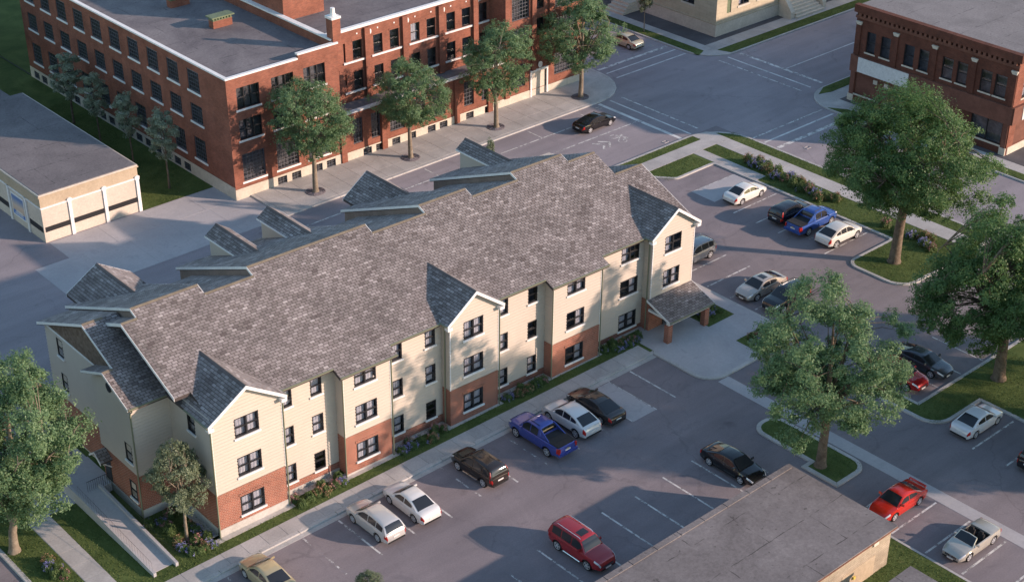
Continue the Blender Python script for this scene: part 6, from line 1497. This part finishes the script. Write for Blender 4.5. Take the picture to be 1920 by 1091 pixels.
plant_tree('olive_tree', m8, 'tip of a pale small tree poking in at the bottom edge', (3.3, -12.0, 0), 2.0, (0.5, 0.5, 0.37))
plant_tree('olive_tree', m8, 'small pale tree top showing behind the roof beside the street', (43.2, 22.4, H), 3.1, (0.5, 0.5, 1.08))
plant_tree('elm_tree', m5, 'dark tree in the shade at the top left corner', (17.5, 92, 0), 2.5, 0.9)
plant_tree('elm_tree', m4, 'dark tree beyond the shaded lawn at the top left edge', (10.0, 84, 0), 4.0, 0.75)

# trees just outside the frame that shade the right-hand lot
plant_tree('elm_tree', m4, 'dark tree behind the far end of the shaded mill wall', (27.5, 97, 0.1), 1.0, 0.8)
OG = 'trees just outside the right edge'
for i, (x, y, sc, mm) in enumerate(((57.0, -40.5, 1.15, m4), (63.5, -45.0, 1.1, m5), (52.5, -41.0, .9, m5), (68.0, -34.5, .95, m4))):
    plant_tree('elm_tree', mm, ('big', 'second', 'third', 'fourth')[i] + ' dense tree outside the right edge that shades the lot', (x, y, H), 1.3 * i, sc, OG)

WG = 'trees added outside the left edge to block sky light'
for i, (x, y, sc) in enumerate(((-21.5, 15.0, .95), (-20.5, 29.0, 1.0), (-18.0, 43.0, .95), (-15.0, 57.0, .9))):  # unseen trees added to cut sky light on the apartment's end wall
    plant_tree('elm_tree', m5, ('first', 'second', 'third', 'fourth')[i] + ' dense tree added out of view at left to darken the end wall', (x, y, 0), 1.1 * i + 2.6, sc, WG)

# ---- shrubs and flower clumps
def shrub_meshes(seedv, w, h, nleaf, flower, nfl, spiky=False):
    global rng
    rng = np.random.default_rng(500 + seedv)
    n = nleaf; u = unit(n); u[:, 2] = np.abs(u[:, 2]); r_ = rng.uniform(.35, 1, n) ** .6
    lump = 1 + .22 * np.sin(u[:, 0] * 5 + seedv) * np.cos(u[:, 1] * 6 + 2 * seedv)
    P = u * (r_ * lump)[:, None] * np.array([w / 2, w / 2, h]); N_ = u + unit(n) * .7; N_ /= np.linalg.norm(N_, axis=1, keepdims=True)
    lm = leaf_mesh('foliage', P, N_, 0.055 if not spiky else 0.11, 'leaf_shrub', rng.normal(.5, .22, n).clip(0, 1), 0.5 if not spiky else 0.18)
    fm = None
    if flower:
        k = max(4, nfl // 14); S = unit(k); S[:, 2] = np.abs(S[:, 2]) * .8 + .25; S /= np.linalg.norm(S, axis=1, keepdims=True)
        idx = rng.integers(0, k, nfl); F = S[idx] + rng.normal(scale=.11, size=(nfl, 3)); F = F * np.array([w / 2, w / 2, h]) * 1.04; F[:, 2] = np.abs(F[:, 2])
        nn = unit(nfl) * .6 + np.array([0, -.3, .8]); nn /= np.linalg.norm(nn, axis=1, keepdims=True)
        fm = leaf_mesh('blossom', F, nn, 0.042, flower, rng.uniform(0, 1, nfl), .8)
    st = MB()
    for k in range(5): a = k * 1.257; st.tube([(0, 0, -.05), (math.cos(a) * w * .15, math.sin(a) * w * .15, h * .3), (math.cos(a) * w * .3, math.sin(a) * w * .3, h * .65)], [.018, .013, .006], 4)
    return st.mesh('stem', 'bark'), lm, fm
SHR = {'blue': [shrub_meshes(i, .95, .62, 1100, 'flower_blue', 230) for i in (1, 2)], 'pink': [shrub_meshes(i, .95, .68, 1100, 'flower_pink', 210) for i in (3, 4)],
       'coral': [shrub_meshes(i, 1.0, .72, 1150, 'flower_coral', 250) for i in (5, 6)], 'green': [shrub_meshes(i, .95, .7, 1300, None, 0) for i in (7, 8)], 'spiky': [shrub_meshes(9, 1.0, .6, 900, 'flower_blue', 60, True)]}
ADJ = {'blue': 'blue-flowered', 'pink': 'pink-flowered', 'coral': 'coral-flowered', 'green': 'plain green', 'spiky': 'spiky-leaved'}
def bed(spots, where, group):
    """spots: (x, y, kind, scale) ordered along the bed"""
    tot = {}; 
    for s in spots: tot[s[2]] = tot.get(s[2], 0) + 1
    seen = {}; ordn = ['first', 'second', 'third', 'fourth', 'fifth', 'sixth', 'seventh', 'eighth', 'ninth', 'tenth']
    for x, y, k, s in spots:
        i = seen.get(k, 0); seen[k] = i + 1
        lab = f"{ADJ[k]} shrub {where}" if tot[k] == 1 else f"{ordn[i]} {ADJ[k]} shrub {where}"
        m = random.choice(SHR[k]); t = thing('shrub', lab, 'shrub', (x, y, H - 0.01), (0, 0, random.uniform(0, 6)), group); t.scale = (s * random.uniform(.9, 1.1), s * random.uniform(.9, 1.1), s * random.uniform(.9, 1.1))
        obj('stem', m[0], t); obj('foliage', m[1], t)
        if m[2]: obj('blossom', m[2], t)
bed([(6.0, -0.05, 'pink', .8), (6.1, -0.75, 'green', .85), (6.8, -0.55, 'green', .95), (7.55, -0.5, 'coral', .85), (8.1, -0.65, 'coral', .95), (8.3, 0.05, 'green', .9), (9.0, -0.55, 'pink', .9), (9.7, 0.1, 'green', .85), (9.65, -0.6, 'blue', .8)], 'from the left in the first front bed', 'shrubs in the first front bed')
bed([(15.1, -0.4, 'blue', .9), (16.05, 0.1, 'pink', .85), (16.0, -0.5, 'blue', .85), (16.9, -0.35, 'spiky', .95), (17.65, -0.75, 'coral', .85), (18.2, -0.2, 'spiky', .9), (18.6, .15, 'pink', .8), (19.1, -0.25, 'pink', .85)], 'from the left in the second front bed', 'shrubs in the second front bed')
bed([(25.4, -0.3, 'blue', 1.0), (26.35, -0.5, 'coral', .8), (27.0, 0.0, 'green', .9), (27.25, -0.6, 'coral', .85), (27.9, -0.35, 'spiky', .95), (28.5, -0.35, 'green', .9), (29.1, -0.3, 'pink', .85)], 'from the left in the third front bed', 'shrubs in the third front bed')
bed([(35.75, -0.25, 'spiky', .9), (36.5, -0.6, 'green', .9), (36.7, -1.0, 'blue', .8), (36.85, -0.05, 'spiky', .95), (37.6, -0.5, 'coral', .85), (37.75, -1.05, 'blue', .85), (38.4, -0.6, 'pink', .85), (38.8, -0.95, 'blue', .7), (39.3, -0.55, 'green', .85)], 'from the left in the bed by the entrance', 'shrubs in the bed by the entrance')
bed([(-2.9, 4.3, 'spiky', .9), (-1.4, 4.3, 'pink', .95), (-2.2, 3.9, 'blue', .8), (-2.15, 3.4, 'pink', .8), (-2.2, 2.75, 'green', 1.0), (-1.0, 2.3, 'coral', .8), (-0.9, 1.7, 'blue', .8), (-2.5, 1.3, 'coral', .9), (-2.6, 0.6, 'blue', .85), (-1.6, 0.6, 'pink', .95), (-1.4, -0.35, 'coral', .85), (-2.3, -0.2, 'spiky', .9), (-1.0, -0.4, 'blue', .9), (-0.7, 0.6, 'spiky', .85), (-1.9, -0.5, 'green', .8)], 'from the back in the bed under the small grey-green tree', 'shrubs under the small grey-green tree')
bed([(-9.9, 5.3, 'coral', .85), (-10.15, 4.6, 'blue', .9), (-9.8, 4.1, 'spiky', .9), (-9.75, 3.35, 'pink', .85), (-10.2, 3.7, 'green', .9)], 'from the back in the clump left of the side path', 'shrubs left of the side path')
bed([(45.95, -6.95, 'coral', .85), (45.7, -7.5, 'blue', .9), (46.2, -7.9, 'blue', .8), (47.5, -6.65, 'green', 1.0), (46.7, -7.2, 'pink', .8)], 'from the left on the small lawn before the entrance', 'shrubs on the small lawn before the entrance')
bed([(45.7, -1.7, 'blue', .85), (46.3, -2.1, 'blue', .8), (46.9, -1.6, 'spiky', .8), (45.5, -0.9, 'green', .85), (47.3, -2.3, 'green', .6)], 'from the left on the grass right of the porch', 'shrubs right of the porch')
kinds = ['coral', 'blue', 'coral', 'green', 'blue', 'coral', 'green', 'blue', 'pink', 'blue', 'green', 'coral', 'spiky', 'green', 'pink', 'blue', 'coral', 'green', 'coral']
nsp = [(71.55, 15.6), (71.1, 14.7), (71.95, 14.6), (72.05, 13.5), (71.25, 13.7), (71.1, 12.6), (71.8, 12.0), (70.6, 11.5), (71.0, 10.4), (71.6, 10.1), (70.5, 9.1), (71.5, 9.0), (70.4, 8.0), (71.2, 7.7), (70.6, 7.2), (70.6, 6.4), (70.0, 5.5), (70.7, 5.2), (71.1, 4.4)]
bed([(x, y, k, 1.2) for (x, y), k in zip(nsp, kinds)], 'from the back in the long bed behind the pickup', 'shrubs in the long bed behind the pickup')
bed([(70.4, -2.0, 'pink', 1.1), (70.0, -3.4, 'green', 1.1), (70.3, -4.9, 'blue', 1.1), (70.9, -5.7, 'coral', 1.15), (71.0, -6.5, 'coral', 1.1), (69.9, -6.6, 'blue', 1.1), (69.5, -7.6, 'pink', 1.1)], 'from the back on the island beside the tall dense tree', 'shrubs beside the tall dense tree')

# ---- grass tufts on the lawns
gp = []
rng = np.random.default_rng(9)
for x0, x1, y0, y1, z in LAWNS:
    n = int((x1 - x0) * (y1 - y0) * 95); p = np.stack([rng.uniform(x0, x1, n), rng.uniform(y0, y1, n), np.full(n, z + .02)], 1); gp.append(p)
gp = np.concatenate(gp); n = len(gp)
nn = unit(n); nn[:, 2] = np.abs(nn[:, 2]) * .8 + .15; nn /= np.linalg.norm(nn, axis=1, keepdims=True)
cl_ = np.sin(gp[:, 0] * 1.7) * np.sin(gp[:, 1] * 1.3 + 1) * .15
gr = stuff(obj('grass', leaf_mesh('grass', gp, nn, 0.055, 'grass_blade', (rng.normal(.45, .22, n) + cl_).clip(0, 1), .3)))
tag(gr, 'short mown grass covering the lawns', 'grass')
